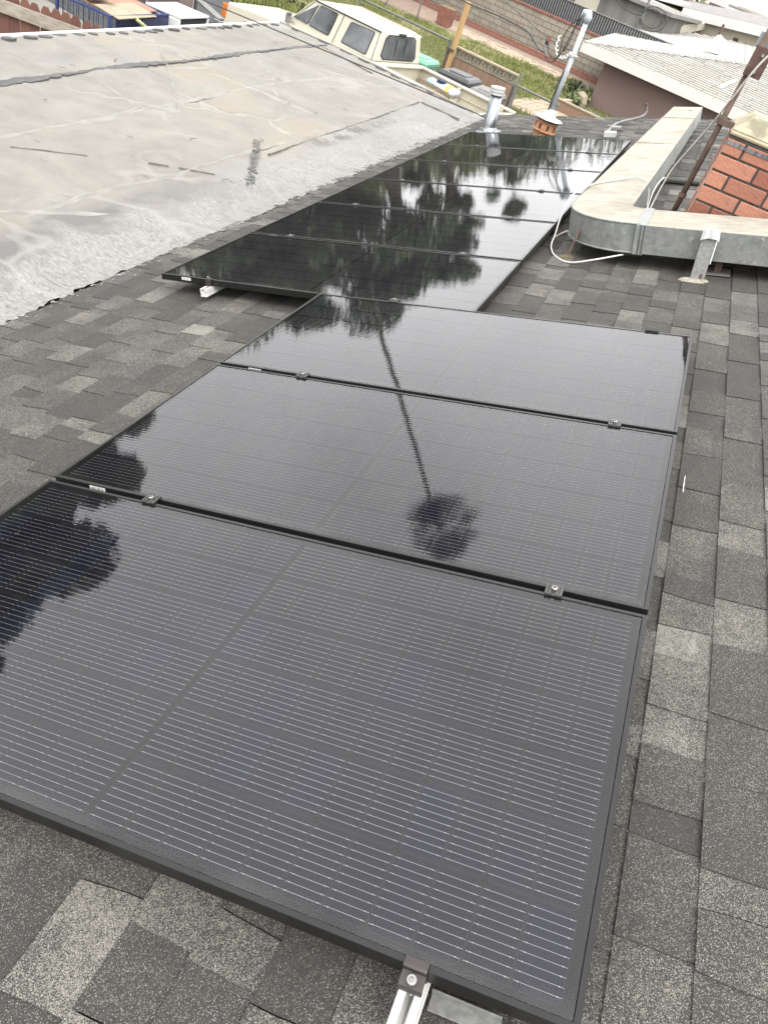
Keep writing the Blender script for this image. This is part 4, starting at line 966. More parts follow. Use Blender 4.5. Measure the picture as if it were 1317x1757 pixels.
# lower cab + front end shell
b.hexa([tp_(-10.9, YN, .45), tp_(-8.40, YN, .45), tp_(-8.40, YF, .45), tp_(-10.9, YF, .45)], [tp_(-10.9, YN+.03, 1.22), tp_(-8.40, YN+.03, 1.30), tp_(-8.40, YF-.03, 1.30), tp_(-10.9, YF-.03, 1.22)])
body = b.build('body', 'truck', tr, bevel=.03)
b = MB(); b.hexa([tp_(-12.45, YN, .62), tp_(-10.902, YN, .62), tp_(-10.902, YF, .62), tp_(-12.45, YF, .62)], [tp_(-12.40, YN+.04, 1.08), tp_(-10.902, YN+.03, 1.19), tp_(-10.902, YF-.03, 1.19), tp_(-12.40, YF-.04, 1.08)])
b.build('front_fender', 'truck', tr, bevel=.04)
b = MB(); b.hexa([tp_(-12.32, YN+.20, 1.085), tp_(-10.95, YN+.17, 1.185), tp_(-10.95, YF-.17, 1.185), tp_(-12.32, YF-.2, 1.085)], [tp_(-12.25, YN+.26, 1.115), tp_(-10.95, YN+.22, 1.225), tp_(-10.95, YF-.22, 1.225), tp_(-12.25, YF-.26, 1.115)])
b.build('hood', 'truck', tr, bevel=.02)
# greenhouse
def GY(h): return YN+.06+.12*(h-1.3)/.5
def GYF(h): return YF-.06-.12*(h-1.3)/.5
b = MB(); b.hexa([tp_(-10.80, GY(1.3), 1.20), tp_(-8.42, GY(1.3), 1.301), tp_(-8.42, GYF(1.3), 1.301), tp_(-10.80, GYF(1.3), 1.20)], [tp_(-10.22, GY(1.79), 1.79), tp_(-8.47, GY(1.79), 1.79), tp_(-8.47, GYF(1.79), 1.79), tp_(-10.22, GYF(1.79), 1.79)])
b.build('cab', 'truck', tr, bevel=.02)
b = MB(); b.hexa([tp_(-10.18, GY(1.79)+.01, 1.791), tp_(-8.48, GY(1.79)+.01, 1.791), tp_(-8.48, GYF(1.79)-.01, 1.791), tp_(-10.18, GYF(1.79)-.01, 1.791)], [tp_(-10.0, GY(1.79)+.16, 1.835), tp_(-8.56, GY(1.79)+.14, 1.835), tp_(-8.56, GYF(1.79)-.14, 1.835), tp_(-10.0, GYF(1.79)-.16, 1.835)])
rf = b.build('roof', 'truck', tr, bevel=.03)
for k in range(3):
    b = MB(); y = 14.22+.12*k; b.box(-10.0-TA, -8.62-TA, y-TB, y+.035-TB, 1.8355, 1.838); b.build('worn_strip', 'stripe', rf)
b = MB(); b.tube([tp_(-10.2, GY(1.79)-.012, 1.788), tp_(-8.47, GY(1.79)-.012, 1.788)], .012, 6); b.build('drip_rail', 'rubber', tr)
b = MB(); b.tube([tp_(-10.2, GYF(1.79)+.012, 1.788), tp_(-8.47, GYF(1.79)+.012, 1.788)], .012, 6); b.build('drip_rail', 'truck', tr)
def pane(name, poly, off, parent, mat='window', frame=True, r=.035):   # poly in (a, h) on the near side
    def rnd_poly(P, r):
        out = []; n = len(P)
        for i in range(n):
            p, q, s_ = Vector(P[i-1]), Vector(P[i]), Vector(P[(i+1) % n]); d0 = (p-q).normalized(); d1 = (s_-q).normalized()
            A, B_ = q+d0*r, q+d1*r
            for t in (0, .33, .66, 1): out.append((A*(1-t)**2+q*2*t*(1-t)+B_*t*t))
        return out
    rp_ = rnd_poly(poly, r); c = sum(rp_, Vector((0, 0)))/len(rp_)
    big = [c+(p-c)*1.07 for p in rp_]
    m = MB(); m.prism(big, lambda p: tp_(p[0], GY(p[1])+.03, p[1]), lambda p: tp_(p[0], GY(p[1])-.005, p[1])); o = m.build(name, 'rubber', parent)
    m = MB(); m.prism(rp_, lambda p: tp_(p[0], GY(p[1])+.02, p[1]), lambda p: tp_(p[0], GY(p[1])-.009, p[1])); m.build('pane', mat, o)
    return o
pane('window', [(-9.27, 1.36), (-8.66, 1.35), (-8.63, 1.735), (-9.20, 1.72)], 0, tr)
pane('window', [(-10.14, 1.375), (-9.64, 1.36), (-9.58, 1.74), (-10.02, 1.74)], 0, tr)
pane('window', [(-10.55, 1.385), (-10.20, 1.375), (-10.08, 1.735)], 0, tr, r=.03)
# rear window and windshield
def rpane(name, poly, a_of_h, sgn):
    cy = sum(p[0] for p in poly)/len(poly); chh = sum(p[1] for p in poly)/len(poly)
    m = MB(); m.prism([(cy+(y-cy)*1.06, chh+(h-chh)*1.1) for y, h in poly], lambda p: tp_(a_of_h(p[1])-.02*sgn, p[0], p[1]), lambda p: tp_(a_of_h(p[1])+.005*sgn, p[0], p[1])); o = m.build(name, 'rubber', tr)
    m = MB(); m.prism(poly, lambda p: tp_(a_of_h(p[1])-.01*sgn, p[0], p[1]), lambda p: tp_(a_of_h(p[1])+.009*sgn, p[0], p[1])); m.build('pane', 'window', o); return o
rw = rpane('rear_window', [(13.38+.1, 1.36), (14.43, 1.36), (14.50, 1.42), (14.42, 1.70), (14.34, 1.745), (13.56, 1.745), (13.47, 1.69), (13.40, 1.42)], lambda h: -8.42-.05*(h-1.3)/.49, 1)
for y in (13.80, 14.10):
    b = MB(); b.box(-8.43-TA, -8.4205-TA, y-.008-TB, y+.008-TB, 1.37, 1.735); b.build('slider_bar', 'rubber', rw)
rpane('windshield', [(13.36, 1.30), (14.54, 1.30), (14.42, 1.72), (13.48, 1.72)], lambda h: -10.80+.58*(h-1.20)/.59, -1)
b = MB(); b.box(-8.47-TA, -8.43-TA, 13.85-TB, 14.05-TB, 1.762, 1.80); b.build('brake_light', 'rubber', tr)
# seams
for pts in ([(-9.50, .5), (-9.48, 1.31), (-9.42, 1.77)], [(-10.72, .6), (-10.66, 1.27), (-10.2, 1.76)], [(-8.475, 1.31), (-8.50, 1.77)]):
    b = MB(); b.tube([tp_(a, (GY(h)-.004 if h > 1.3 else YN-.001+.03*max(0, h-.45)/.85), h) for a, h in pts], .006, 5); b.build('door_seam', 'rubber', tr)
b = MB(); b.box(-9.62-TA, -9.50-TA, YN+.002-TB, YN+.02-TB, 1.16, 1.20); b.build('door_handle', 'chrome', tr)
b = MB(); b.box(-10.58-TA, -10.54-TA, YN-.16-TB, YN-.03-TB, 1.26, 1.44); b.tube([tp_(-10.55, YN-.04, 1.30), tp_(-10.52, YN+.05, 1.28)], .012, 6); b.tube([tp_(-10.56, YN-.10, 1.26), tp_(-10.53, YN+.04, 1.18)], .009, 6); b.build('mirror', 'chrome', tr, bevel=.012)
b = MB(); b.tube([tp_(-10.78, YN+.35, 1.25), tp_(-10.62, YN+.75, 1.31)], .01, 5); b.tube([tp_(-10.95, YN+.3, 1.23), tp_(-10.86, YN+.9, 1.235)], .01, 5); b.build('wiper', 'rubber', tr)
# bed: hollow box
b = MB()
b.box(-8.37-TA, -6.0-TA, YN+.01-TB, YN+.08-TB, .48, 1.262); b.box(-8.37-TA, -6.0-TA, YF-.08-TB, YF-.01-TB, .48, 1.262)
b.box(-8.37-TA, -8.31-TA, YN+.081-TB, YF-.081-TB, .7, 1.262); b.box(-8.31-TA, -6.06-TA, YN+.081-TB, YF-.081-TB, .70, .74)
bed = b.build('bed', 'truckbed', tr)
b = MB(); b.box(-8.38-TA, -5.99-TA, YF-.125-TB, YF-.0-TB, 1.263, 1.305); b.build('bed_rail', 'truck', tr, bevel=.012)
b = MB(); b.box(-8.38-TA, -5.99-TA, YN-TB, YN+.125-TB, 1.263, 1.305); b.build('bed_rail', 'truck', tr, bevel=.012)
b = MB(); b.box(-8.38-TA, -8.26-TA, YN+.126-TB, YF-.126-TB, 1.263, 1.30); b.build('bed_rail', 'truck', tr, bevel=.012)
b = MB(); b.box(-6.055-TA, -5.995-TA, YN+.10-TB, YF-.1-TB, .5, 1.27); b.build('tailgate', 'truck', tr, bevel=.012)
for a in (-7.3, -6.25):
    b = MB(); b.box(a-.04-TA, a+.04-TA, YF-.16-TB, YF-.0805-TB, .74, 1.262); b.build('bed_stake', 'truckbed', tr, bevel=.01)
    b = MB(); b.box(a-.02-TA, a+.02-TA, YF-.09-TB, YF-.05-TB, 1.3055, 1.309); b.build('stake_hole', 'rubber', tr)
b = MB(); b.box(-8.3-TA, -6.1-TA, YF-.095-TB, YF-.0805-TB, 1.10, 1.12); b.build('bed_ridge', 'truckbed', tr)
# wheels
def wheel(a, y, s):
    m = MB(); m.lathe([(.24, -.12), (.36, -.12), (.385, -.09), (.385, .09), (.36, .12), (.24, .12)], tp_(a, y, .385), 24, axis=(0, 1, 0)); w = m.build('wheel', 'rubber', tr, smooth=False)
    m = MB(); m.lathe([(.235, -.10), (.225, -.02), (.08, -.03), (.06, -.09)] if s < 0 else [(.06, .09), (.08, .03), (.225, .02), (.235, .10)], tp_(a, y, .385), 20, axis=(0, 1, 0)); m.build('rim', 'chrome', w)
for a in (-11.65, -7.25):
    wheel(a, YN+.13, -1); wheel(a, YF-.13, 1)
    b = MB(); pl = [(a+.50*cos(RAD(x)), .42+.50*sin(RAD(x))) for x in range(0, 181, 15)]; b.prism(pl, lambda p: tp_(p[0], YN+.05, p[1]), lambda p: tp_(p[0], YN-.004, p[1])); b.build('wheel_arch', 'rubber', tr)
# front: grille, bumper, lamps
b = MB(); b.box(-12.47-TA, -12.452-TA, YN+.25-TB, YF-.25-TB, .72, 1.02); b.build('grille', 'chrome', tr)
for y in (YN+.06, YF-.26):
    b = MB(); b.box(-12.475-TA, -12.452-TA, y-TB, y+.2-TB, .80, 1.0); b.build('headlight', 'lens', tr, bevel=.008)
b = MB(); b.box(-12.49-TA, -12.38-TA, YN-.012-TB, YN+.05-TB, .78, 1.04); b.build('turn_signal', 'amber', tr, bevel=.012)
b = MB(); b.box(-12.49-TA, -12.38-TA, YF-.05-TB, YF+.012-TB, .78, 1.04); b.build('turn_signal', 'amber', tr, bevel=.012)
b = MB(); b.box(-12.68-TA, -12.48-TA, YN-.03-TB, YF+.03-TB, .48, .68); b.box(-12.479-TA, -12.10-TA, YN-.035-TB, YN-.005-TB, .5, .66); b.build('bumper', 'chrome', tr, bevel=.02)
b = MB(); b.box(-6.0+.01-TA, -5.82-TA, YN+.05-TB, YF-.05-TB, .48, .64); b.build('bumper', 'chrome', tr, bevel=.02)
# things in the bed
o = MB(); P0 = EF(-6.93, 13.30, 1.31)
m4 = EMAT(-6.93, 13.35, 1.31)
def bagbox(mb, x0, x1, y0, y1, z0, z1, mi): mb.box(x0, x1, y0, y1, z0, z1, mi)
bag = thing('plastic_bag', 'white plastic bag with navy print, blue top and yellow band in the truck bed', 'bag', mat=m4)
def pillow(x0, x1, w, h, seg=6):
    m = MB(); V = []
    for i in range(seg+1):
        x = x0+(x1-x0)*i/seg
        for k in range(8):
            a = 2*pi*k/8; V.append((x+.01*sin(k*2+i), w*cos(a)*(.85+.15*sin(i*1.3+k)), .09+h*sin(a)*(.85+.15*cos(i*2.1+k))))
    m.add(V, [(i*8+k, i*8+(k+1) % 8, (i+1)*8+(k+1) % 8, (i+1)*8+k) for i in range(seg) for k in range(8)]+[tuple(range(7, -1, -1)), tuple(range(seg*8, seg*8+8))]); return m
pillow(-.26, -.09, .16, .085).build('top_end', 'bag_blue', bag, smooth=True)
pillow(-.0899, .17, .18, .10).build('body', 'bag_white', bag, smooth=True)
pillow(.1701, .25, .18, .10).build('yellow_band', 'bag_yellow', bag, smooth=True)
pillow(.2501, .36, .16, .085).build('body', 'bag_white', bag, smooth=True)
b = MB()
for x0, x1, y0, y1 in ((-.05, .03, -.10, -.08), (-.04, .05, -.03, -.01), (-.03, -.01, -.13, .03), (.03, .05, -.14, .02), (.06, .12, -.08, -.06), (.08, .10, -.12, .0)):
    b.box(x0, x1, y0, y1, .155, .205)
b.build('print', 'bag_ink', bag)
# dead frond on the roof edge
b = MB(); pts = smoothpath([Vector((-2.62, 12.02, -.57)), Vector((-2.42, 12.03, -.56)), Vector((-2.15, 11.95, -.57)), Vector((-1.98, 11.88, -.59))], 6)
n = len(pts); V = []
for i, p in enumerate(pts):
    w = .07*sin(pi*(.12+.8*i/(n-1)))+.012; d = Vector((-.25, 1, 0)).normalized()
    for k, (q, h) in enumerate(((-1, 0), (-.5, .035), (0, .05), (.5, .035), (1, 0))): V.append(p+d*w*q+Vector((0, 0, h+.004*sin(i*3+k))))
b.add(V, [(i*5+k, i*5+k+1, i*5+k+6, i*5+k+5) for i in range(n-1) for k in range(4)]+[(i*5+4, i*5, i*5+5, i*5+9) for i in range(n-1)])
tag(b.build('dead_palm_sheath', 'debris'), 'brown curled dead palm sheath lying on the far edge of the pale roof', 'palm sheath')

# ================================================================== BINS
def bin_(label, a, c, rot, sx, sy, mats, flat):
    t = thing('wheelie_bin', label, 'bin', mat=EMAT(a, c, 0, RAD(rot)), group='wheeled rubbish bins by the fence')
    m = MB(); m.hexa([(-sx*.40, -sy*.36, .06), (sx*.40, -sy*.36, .06), (sx*.40, sy*.36, .06), (-sx*.40, sy*.36, .06)], [(-sx*.47, -sy*.46, .93), (sx*.47, -sy*.46, .93), (sx*.47, sy*.46, .93), (-sx*.47, sy*.46, .93)]); m.build('body', mats[1], t, bevel=.03)
    m = MB(); m.box(-sx*.5, sx*.5, -sy*.49, sy*.49, .931, .985); m.build('rim', mats[1], t, bevel=.015)
    m = MB(); m.hexa([(-sx*.52, -sy*.51, .99), (sx*.52, -sy*.51, .99), (sx*.52, sy*.51, .99), (-sx*.52, sy*.51, .99)], [(-sx*.45, -sy*.42, 1.07), (sx*.45, -sy*.42, 1.07), (sx*.45, sy*.42, 1.07), (-sx*.45, sy*.42, 1.07)])
    m.hexa([(-sx*.30, -sy*.30, 1.0705), (sx*.30, -sy*.30, 1.0705), (sx*.30, sy*.30, 1.0705), (-sx*.30, sy*.30, 1.0705)], [(-sx*.26, -sy*.26, 1.095), (sx*.26, -sy*.26, 1.095), (sx*.26, sy*.26, 1.095), (-sx*.26, sy*.26, 1.095)])
    lid = m.build('lid', mats[0], t, bevel=.025)
    m = MB(); m.tube([(-sx*.4, sy*.52, .97), (sx*.4, sy*.52, .97)], .016, 8); m.build('handle', mats[1], t)
    for x in (-sx*.38, sx*.38):
        m = MB(); m.lathe([(.10, -.03), (.12, -.025), (.12, .025), (.10, .03)], (x, sy*.42, .12), 14, axis=(1, 0, 0)); m.build('wheel', 'rubber', t)
bin_('black wheeled bin with ribbed lid against the brown block wall', -8.78, 17.05, 10, .80, .86, ('binblack', 'binblack'), True)
bin_('sun-faded grey lidded bin beside the black bin, nearest the vent pipe', -7.76, 16.70, 14, .66, .92, ('bingrey', 'binblackbody'), True)
bin_('teal green wheeled bin behind the truck cab', -9.83, 16.85, 10, .70, .80, ('bingreen', 'bingreen'), True)

# ================================================================== FENCES, WALLS
# block wall at the back
wl = thing('block_wall', 'tan concrete block garden wall with a red brick cap behind the lawn', 'wall', mat=EMAT(-17.5, 33.05))
WB = 33.05; ext0, ext1 = -7.0, 6.2
b = MB(); b.box(ext0, ext1, .012, .19, 0, 1.40); b.build('mortar_core', 'blockmortar', wl)
bl_me = {}
r4 = random.Random(5); cntb = 0
for k in range(7):
    x = ext0+(0 if k % 2 else -.2)
    while x < ext1:
        xa, xb = max(ext0, x), min(ext1, x+.382)
        if xb-xa > .1:
            key = round(xb-xa, 2)
            if key not in bl_me:
                m = MB(); m.box(0, xb-xa, 0, .19, 0, .182); o = m.build('block', 'block', wl); bl_me[key] = o.data
            else: o = link('block', bl_me[key], wl)
            o.location = (xa, r4.uniform(-.004, .004), .01+k*.2)
        x += .40
b = MB(); x = ext0
while x < ext1:
    b.box(x, x+.21, -.03, .21, 1.402, 1.475+r4.uniform(-.004, .004)); x += .22
b.build('cap_brick', 'redcap', wl, kind='stuff')
ed = thing('brick_edging', 'low red brick edging course along the foot of the block wall', 'edging', mat=EMAT(-17.5, 32.4))
b = MB()
for row, (y, h) in enumerate(((.10, .10), (.24, .20))):
    x = -7+row*.1
    while x < 7.0: b.box(x, x+.21, y, y+.11, 0, h+r4.uniform(-.012, .012)); x += .225
b.build('brick', 'edgebrick', ed, kind='stuff')
# dark screened chain-link behind the block wall
sf = thing('screen_fence', 'chain-link fence with dark slatted screen standing above the block wall', 'fence', mat=EMAT(-17.5, 33.9))
b = MB(); b.box(-7, 8, .02, .03, 0, 2.05); b.build('screen', 'darkvoid', sf)
b = MB(); x = -7
while x < 8: b.box(x, x+.05, -.0, .014, .9, 2.05); x += .115
b.build('slat', 'greymetal', sf, kind='stuff')
b = MB(); b.tube([(-7, 0, 2.07), (8, 0, 2.07)], .025, 6); b.build('top_rail', 'conduit', sf)
gw = thing('plaster_shed', 'stained grey plaster outbuilding beyond the screened fence', 'shed', mat=EMAT(-17.0, 40))
b = MB(); b.box(-8, 4.0, 0, 4, 0, 2.6); b.build('wall', 'greenwall', gw); b = MB(); b.box(-8.2, 4.2, -.25, 4.2, 2.601, 2.75); b.build('roof', 'greyroof', gw)
b = MB(); b.box(-.6, .6, -.03, -.001, 1.55, 2.3); b.build('hatch', 'creamsheet', gw)
# rusty box on path
t = thing('rusty_planter', 'square rust brown planter standing on the path by the wall', 'planter', mat=EMAT(-17.75, 29.75, .01, .1))
b = MB(); s_ = .27; b.hexa([(-s_, -s_*.7, 0), (s_, -s_*.7, 0), (s_, s_*.7, 0), (-s_, s_*.7, 0)], [(-s_*1.1, -s_*.8, .62), (s_*1.1, -s_*.8, .62), (s_*1.1, s_*.8, .62), (-s_*1.1, s_*.8, .62)]); b.build('pot', 'redcap', t, bevel=.02)
b = MB(); b.box(-s_, s_, -s_*.7, s_*.7, .6205, .64); b.build('soil', 'soil', t)
# brown block wall with pierced band
bw = thing('brown_block_wall', 'brown block screen wall with a pierced decorative top row behind the bins', 'wall', mat=EMAT(-11.51, 21.03))
BL = 2.04; nB = 8; bwid = BL/nB
b = MB(); b.box(-.05, BL+.05, .010, .12, 0, .64); b.build('mortar_core', 'blockmortar', bw)
for i in range(nB):
    for k in range(2):
        o = MB().box(0, bwid-.012, 0, .13, 0, .305).build('block', 'brownblock', bw); o.location = (i*bwid, r4.uniform(-.003, .003), .01+k*.318)
for i in range(nB):
    m = MB(); w = bwid-.01; h = .22
    m.box(0, w, 0, .1, 0, .03); m.box(0, w, 0, .1, h-.03, h); m.box(0, .03, 0, .1, .031, h-.031); m.box(w-.03, w, 0, .1, .031, h-.031)
    for s0 in (0, 1):
        for q in range(4):
            x0 = .03+(w-.06)*(q/4 if s0 == 0 else 1-(q+1)/4); z0 = .03+(h-.06)*q/4; m.box(x0, x0+(w-.06)/4, .02, .08, z0+.0005, z0+(h-.06)/4)
    o = m.build('screen_block', 'screenblock', bw); o.location = (i*bwid, 0, .66)
b = MB(); b.box(-.06, BL+.06, -.03, .13, .885, .925); b.build('cap', 'cardboard', bw)
b = MB(); b.tube([(BL+.12, .05, 0), (BL+.12, .05, 1.0)], .03, 8); b.build('end_post', 'conduit', bw)
# wooden post
t = thing('wooden_post', 'yellow new timber post leaning up by the brown block wall', 'post', mat=EMAT(-11.53, 20.86))
b = MB(); b.hexa([(-.06, -.06, 0), (.06, -.06, 0), (.06, .06, 0), (-.06, .06, 0)], [(-.025, -.04, 2.0), (.085, -.04, 2.0), (.085, .08, 2.0), (-.025, .08, 2.0)]); b.build('post', 'newwood', t, bevel=.006)
b = MB(); b.box(-.15, -.068, -.03, .02, .0, .82); b.box(-.16, .09, -.085, -.068, .78, .84); b.build('brace', 'rust', t)
# chain-link
def chain(name, label, a0, a1, c, h, posts, top=True):
    t = thing(name, label, 'fence', mat=EMAT(a0, c)); L = a1-a0
    if top: b = MB(); b.tube([(0, 0, h), (L, 0, h)], .026, 8); b.build('top_rail', 'conduit', t)
    for x in posts:
        b = MB(); b.tube([(x, 0, 0), (x, 0, h+.05)], .03, 8); b.build('post', 'conduit', t)
    b = MB(); s_ = .09; n = int((L+h)/s_)
    for i in range(n):
        x0 = -h+i*s_
        za, zb = max(0, -x0), min(h, L-x0)
        if zb > za:
            for sg in (0, 1):
                pa = ((x0+za) if sg == 0 else L-(x0+za), .004*sg, za); pb = ((x0+zb) if sg == 0 else L-(x0+zb), .004*sg, zb)
                d = Vector(pb)-Vector(pa); wv = Vector((.0011, 0, -.0011)) if sg == 0 else Vector((.0011, 0, .0011))
                b.add([Vector(pa)-wv, Vector(pa)+wv, Vector(pb)+wv, Vector(pb)-wv], [(0, 1, 2, 3)])
    b.build('wire_mesh', 'greymetal', t, kind='stuff'); return t
chain('chain_link_fence', 'chain-link fence with a pipe top rail behind the truck and teal bin', -21.5, -11.75, 21.03, .97, (0, 3.1, 6.3, 9.7))
chain('chain_link_fence', 'short low wire fence on the lawn right of the brown block wall', -9.35, -7.9, 20.9, .71, (0.05, 1.4))
chain('chain_link_fence', 'short stretch of chain-link with one post beside the red brick edging', -19.6, -18.0, 28.3, 1.2, (0.0, 1.55))
# planter curb & shrubs by the mauve house
t = thing('garden_curb', 'low tan brick planter edge between the mast and the mauve house', 'planter', mat=EMAT(-9.6, 24.2))
b = MB(); b.box(0, .12, -.1, 1.1, 0, .28); b.build('curb', 'paver', t); b = MB(); b.box(.13, 2.2, -.1, .02, 0, .32); b.build('curb', 'brownblock', t); b = MB(); b.box(.13, 2.2, -.12, .03, .321, .36); b.build('cap', 'cardboard', t)
def leaves(mb, c, rx, ry, rz, n, s, mats=3, rr=rnd):
    for _ in range(n):
        while True:
            p = Vector((rr.uniform(-1, 1), rr.uniform(-1, 1), rr.uniform(-1, 1)))
            if .25 < p.length < 1: break
        q = Vector((c[0]+p.x*rx, c[1]+p.y*ry, c[2]+p.z*rz)); e = Euler((rr.uniform(0, 6.3), rr.uniform(0, 6.3), rr.uniform(0, 6.3))).to_matrix(); k = s*rr.uniform(.6, 1.4)
        mb.add([q+e @ Vector((-k*.5, 0, 0)), q+e @ Vector((0, -k*.22, 0)), q+e @ Vector((k*.6, 0, 0)), q+e @ Vector((0, k*.22, 0))], [(0, 1, 2, 3)], rr.choice((0, 0, 1, 1, 2))[0] if False else rr.choice((0, 0, 1, 1, 2)))
for (a, c, r_, lab) in ((-9.95, 27.0, .30, 'low green shrub at the corner of the mauve house'), (-10.8, 28.2, .28, 'leafy green shrub on the lawn farther along the mauve house'), (-9.7, 25.9, .26, 'small green shrub nearest the mast beside the mauve house')):
    t = thing('shrub', lab, 'shrub', mat=EMAT(a, c))
    m = MB(); leaves(m, (0, 0, r_*.8), r_, r_, r_*.8, 420, .13); m.build('foliage', ['leafA', 'leafB', 'leafC'], t)
    m = MB(); m.tube([(0, 0, 0), (.02, 0, r_)], .02, 5); m.tube([(0, 0, 0), (-.1, .05, r_*.9)], .012, 5); m.build('stem', 'bark', t)
t = thing('hose_reel', 'small tan stone lump with a dark pipe among the shrubs by the mauve wall', 'garden stone', mat=EMAT(-9.75, 26.5))
m = MB(); m.lathe([(.22, 0), (.26, .15), (.2, .35), (.08, .45)], (0, 0, 0), 9); m.build('stone', 'cardboard', t, bevel=.03)
m = MB(); m.tube(smoothpath([(-.2, 0, 0), (-.2, 0, .5), (-.05, 0, .68), (.12, 0, .55)], 5), .02, 6); m.build('pipe', 'conduit', t)

# red picket fence at left
pf = thing('picket_fence', 'red-brown wooden fence with pointed pickets and a peeling grey rail beyond the roof edge', 'fence', loc=(-7.0, 8.8, G)); FO = Vector((-7.0, 8.8, G))
fa, fb_ = Vector((-9.6, 8.36, 0)), Vector((-5.75, 9.15, 0)); fd = (fb_-fa).normalized(); fn = Vector((-fd.y, fd.x, 0)); ft_ = 1.44
yaw = math.atan2(fd.y, fd.x); x = 0; pk = None
while x < (fb_-fa).length:
    if pk is None:
        m = MB(); w = .068; pl = [(-w, 0), (w, 0), (w, ft_+.02), (w*.45, ft_+.085), (-w*.45, ft_+.085), (-w, ft_+.02)]
        m.prism(pl, lambda p: (p[0], 0, p[1]), lambda p: (p[0], .018, p[1])); o = m.build('picket', 'picket', pf); pk = o.data
    else: o = link('picket', pk, pf)
    p = fa+fd*x+fn*rnd.uniform(0, .006); o.location = (p.x-FO.x, p.y-FO.y, rnd.uniform(-.02, .015)); o.rotation_euler = (0, rnd.uniform(-.008, .008), yaw); x += .143
for k in range(2):
    m = MB(); a0 = fa+fd*(k*1.93)-fn*.05; a1 = fa+fd*(k*1.93+1.92)-fn*.05
    m.hexa([a0+Vector((0, 0, ft_-.17)), a1+Vector((0, 0, ft_-.17)), a1+fn*.038+Vector((0, 0, ft_-.17)), a0+fn*.038+Vector((0, 0, ft_-.17))], [a0+Vector((0, 0, ft_-.02)), a1+Vector((0, 0, ft_-.02)), a1+fn*.038+Vector((0, 0, ft_-.02)), a0+fn*.038+Vector((0, 0, ft_-.02))])
    o = m.build('rail', 'greywood', pf); o.location = (-FO.x, -FO.y, 0)
# white ribbed shed wall, cage, boards, boxes at the top left
ws = thing('white_shed', 'white ribbed metal shed side behind the blue wire cage', 'shed', loc=(-12.6, 15.5, G))
b = MB(); b.box(-.9, 0, -6, 3.0, 0, 2.3); b.build('wall', 'white', ws)
for k in range(6):
    b = MB(); b.box(.0005, .05, -6, 3.0, .15+k*.36, .40+k*.36); b.build('panel', 'white', ws, bevel=.02)
cg = thing('wire_cage', 'blue metal wire cage cart with boards piled on top beyond the pale roof', 'cage', loc=(-8.9, 13.2, G))
b = MB(); h0, h1 = .0, .86; cw, cl = .55, .85
for x in (-cw, cw):
    for y in (-cl, cl): b.box(x-.022, x+.022, y-.022, y+.022, h0, h1)
for z in (.12, h1-.02):
    for x in (-cw, cw): b.box(x-.018, x+.018, -cl+.0225, cl-.0225, z-.018, z+.018)
    for y in (-cl, cl): b.box(-cw+.0225, cw-.0225, y-.018, y+.018, z-.018, z+.018)
b.box(cw-.02, cw+.02, -.022, .022, .14, h1-.04)
b.build('frame', 'blue', cg)
b = MB()
for i in range(1, 12):
    y = -cl+i*2*cl/12; b.box(cw-.004, cw+.004, y-.004, y+.004, .13, h1-.03); b.box(-cw-.004, -cw+.004, y-.004, y+.004, .13, h1-.03)
for i in range(1, 9):
    z = .12+i*.085; b.box(cw+.0045, cw+.010, -cl+.03, cl-.03, z-.003, z+.003)
for i in range(1, 8):
    x = -cw+i*2*cw/8; b.box(x-.004, x+.004, -cl-.004, -cl+.004, .13, h1-.03)
b.build('wire_mesh', 'blue', cg, kind='stuff')
b = MB(); b.box(cw+.012, cw+.03, .05, cl-.03, .13, h1-.06); b.box(-cw+.03, cw-.03, cl-.012, cl+.01, .13, h1-.06); b.build('side_panel', 'bluepanel', cg)
def board(name, label, mat, x0, x1, y0, y1, z, th, tilt, yaw_):
    t = MB().box(-(x1-x0)/2, (x1-x0)/2, -(y1-y0)/2, (y1-y0)/2, 0, th).build(name, mat); t.location = ((x0+x1)/2, (y0+y1)/2, G+z); t.rotation_euler = (tilt[0], tilt[1], yaw_); tag(t, label, 'board'); return t
board('plywood_sheet', 'orange-brown plywood sheet lying on top of the blue wire cage', 'ply', -9.55, -8.45, 12.45, 13.95, .875, .02, (.0, .10, 0), .15)
board('tan_board', 'tan board under the plywood sheet at the front of the blue cage', 'cardboard', -8.75, -8.25, 12.4, 13.6, .865, .012, (0, .14, 0), .05)
board('pale_board', 'greyish square board leaning on the plywood sheet on the cage', 'greywood', -9.4, -8.7, 12.5, 13.0, .99, .02, (.12, .05, 0), -.35)
t = thing('garden_hose', 'yellow-green coiled hose hanging on the side of the blue cage', 'hose', loc=(-8.27, 13.3, G+.55))
b = MB(); b.tube([(.06+.012*k, .16*cos(k*.55)+.02*k-.1, .12*sin(k*.55)+.01) for k in range(26)], .014, 6); b.tube([(.02, -.35, .27), (.09, -.02, .10)], .035, 6); b.build('coil', 'yellowhose', t, smooth=True)
t = thing('lime_cloth', 'lime green crumpled cloth below the hose in front of the blue cage', 'cloth', loc=(-8.1, 12.75, G+.3)); m = MB(); leaves(m, (0, 0, .12), .14, .2, .12, 60, .18); m.build('fold', 'lime', t)
m = MB(); m.lathe([(.14, -.29), (.16, 0), (.1, .16)], (0, 0, 0), 9); m.build('bundle', 'lime', t, smooth=True)
t = thing('pale_bundle', 'pale pinkish bundle of cloth in front of the blue cage', 'cloth', loc=(-7.95, 13.1, G+.3)); m = MB(); m.lathe([(.2, -.29), (.26, -.1), (.22, .08), (.1, .17)], (0, 0, 0), 11); m.build('bundle', 'palepink', t, smooth=True)
m = MB(); leaves(m, (0, 0, .1), .2, .26, .1, 50, .2); m.build('fold', 'palepink', t)
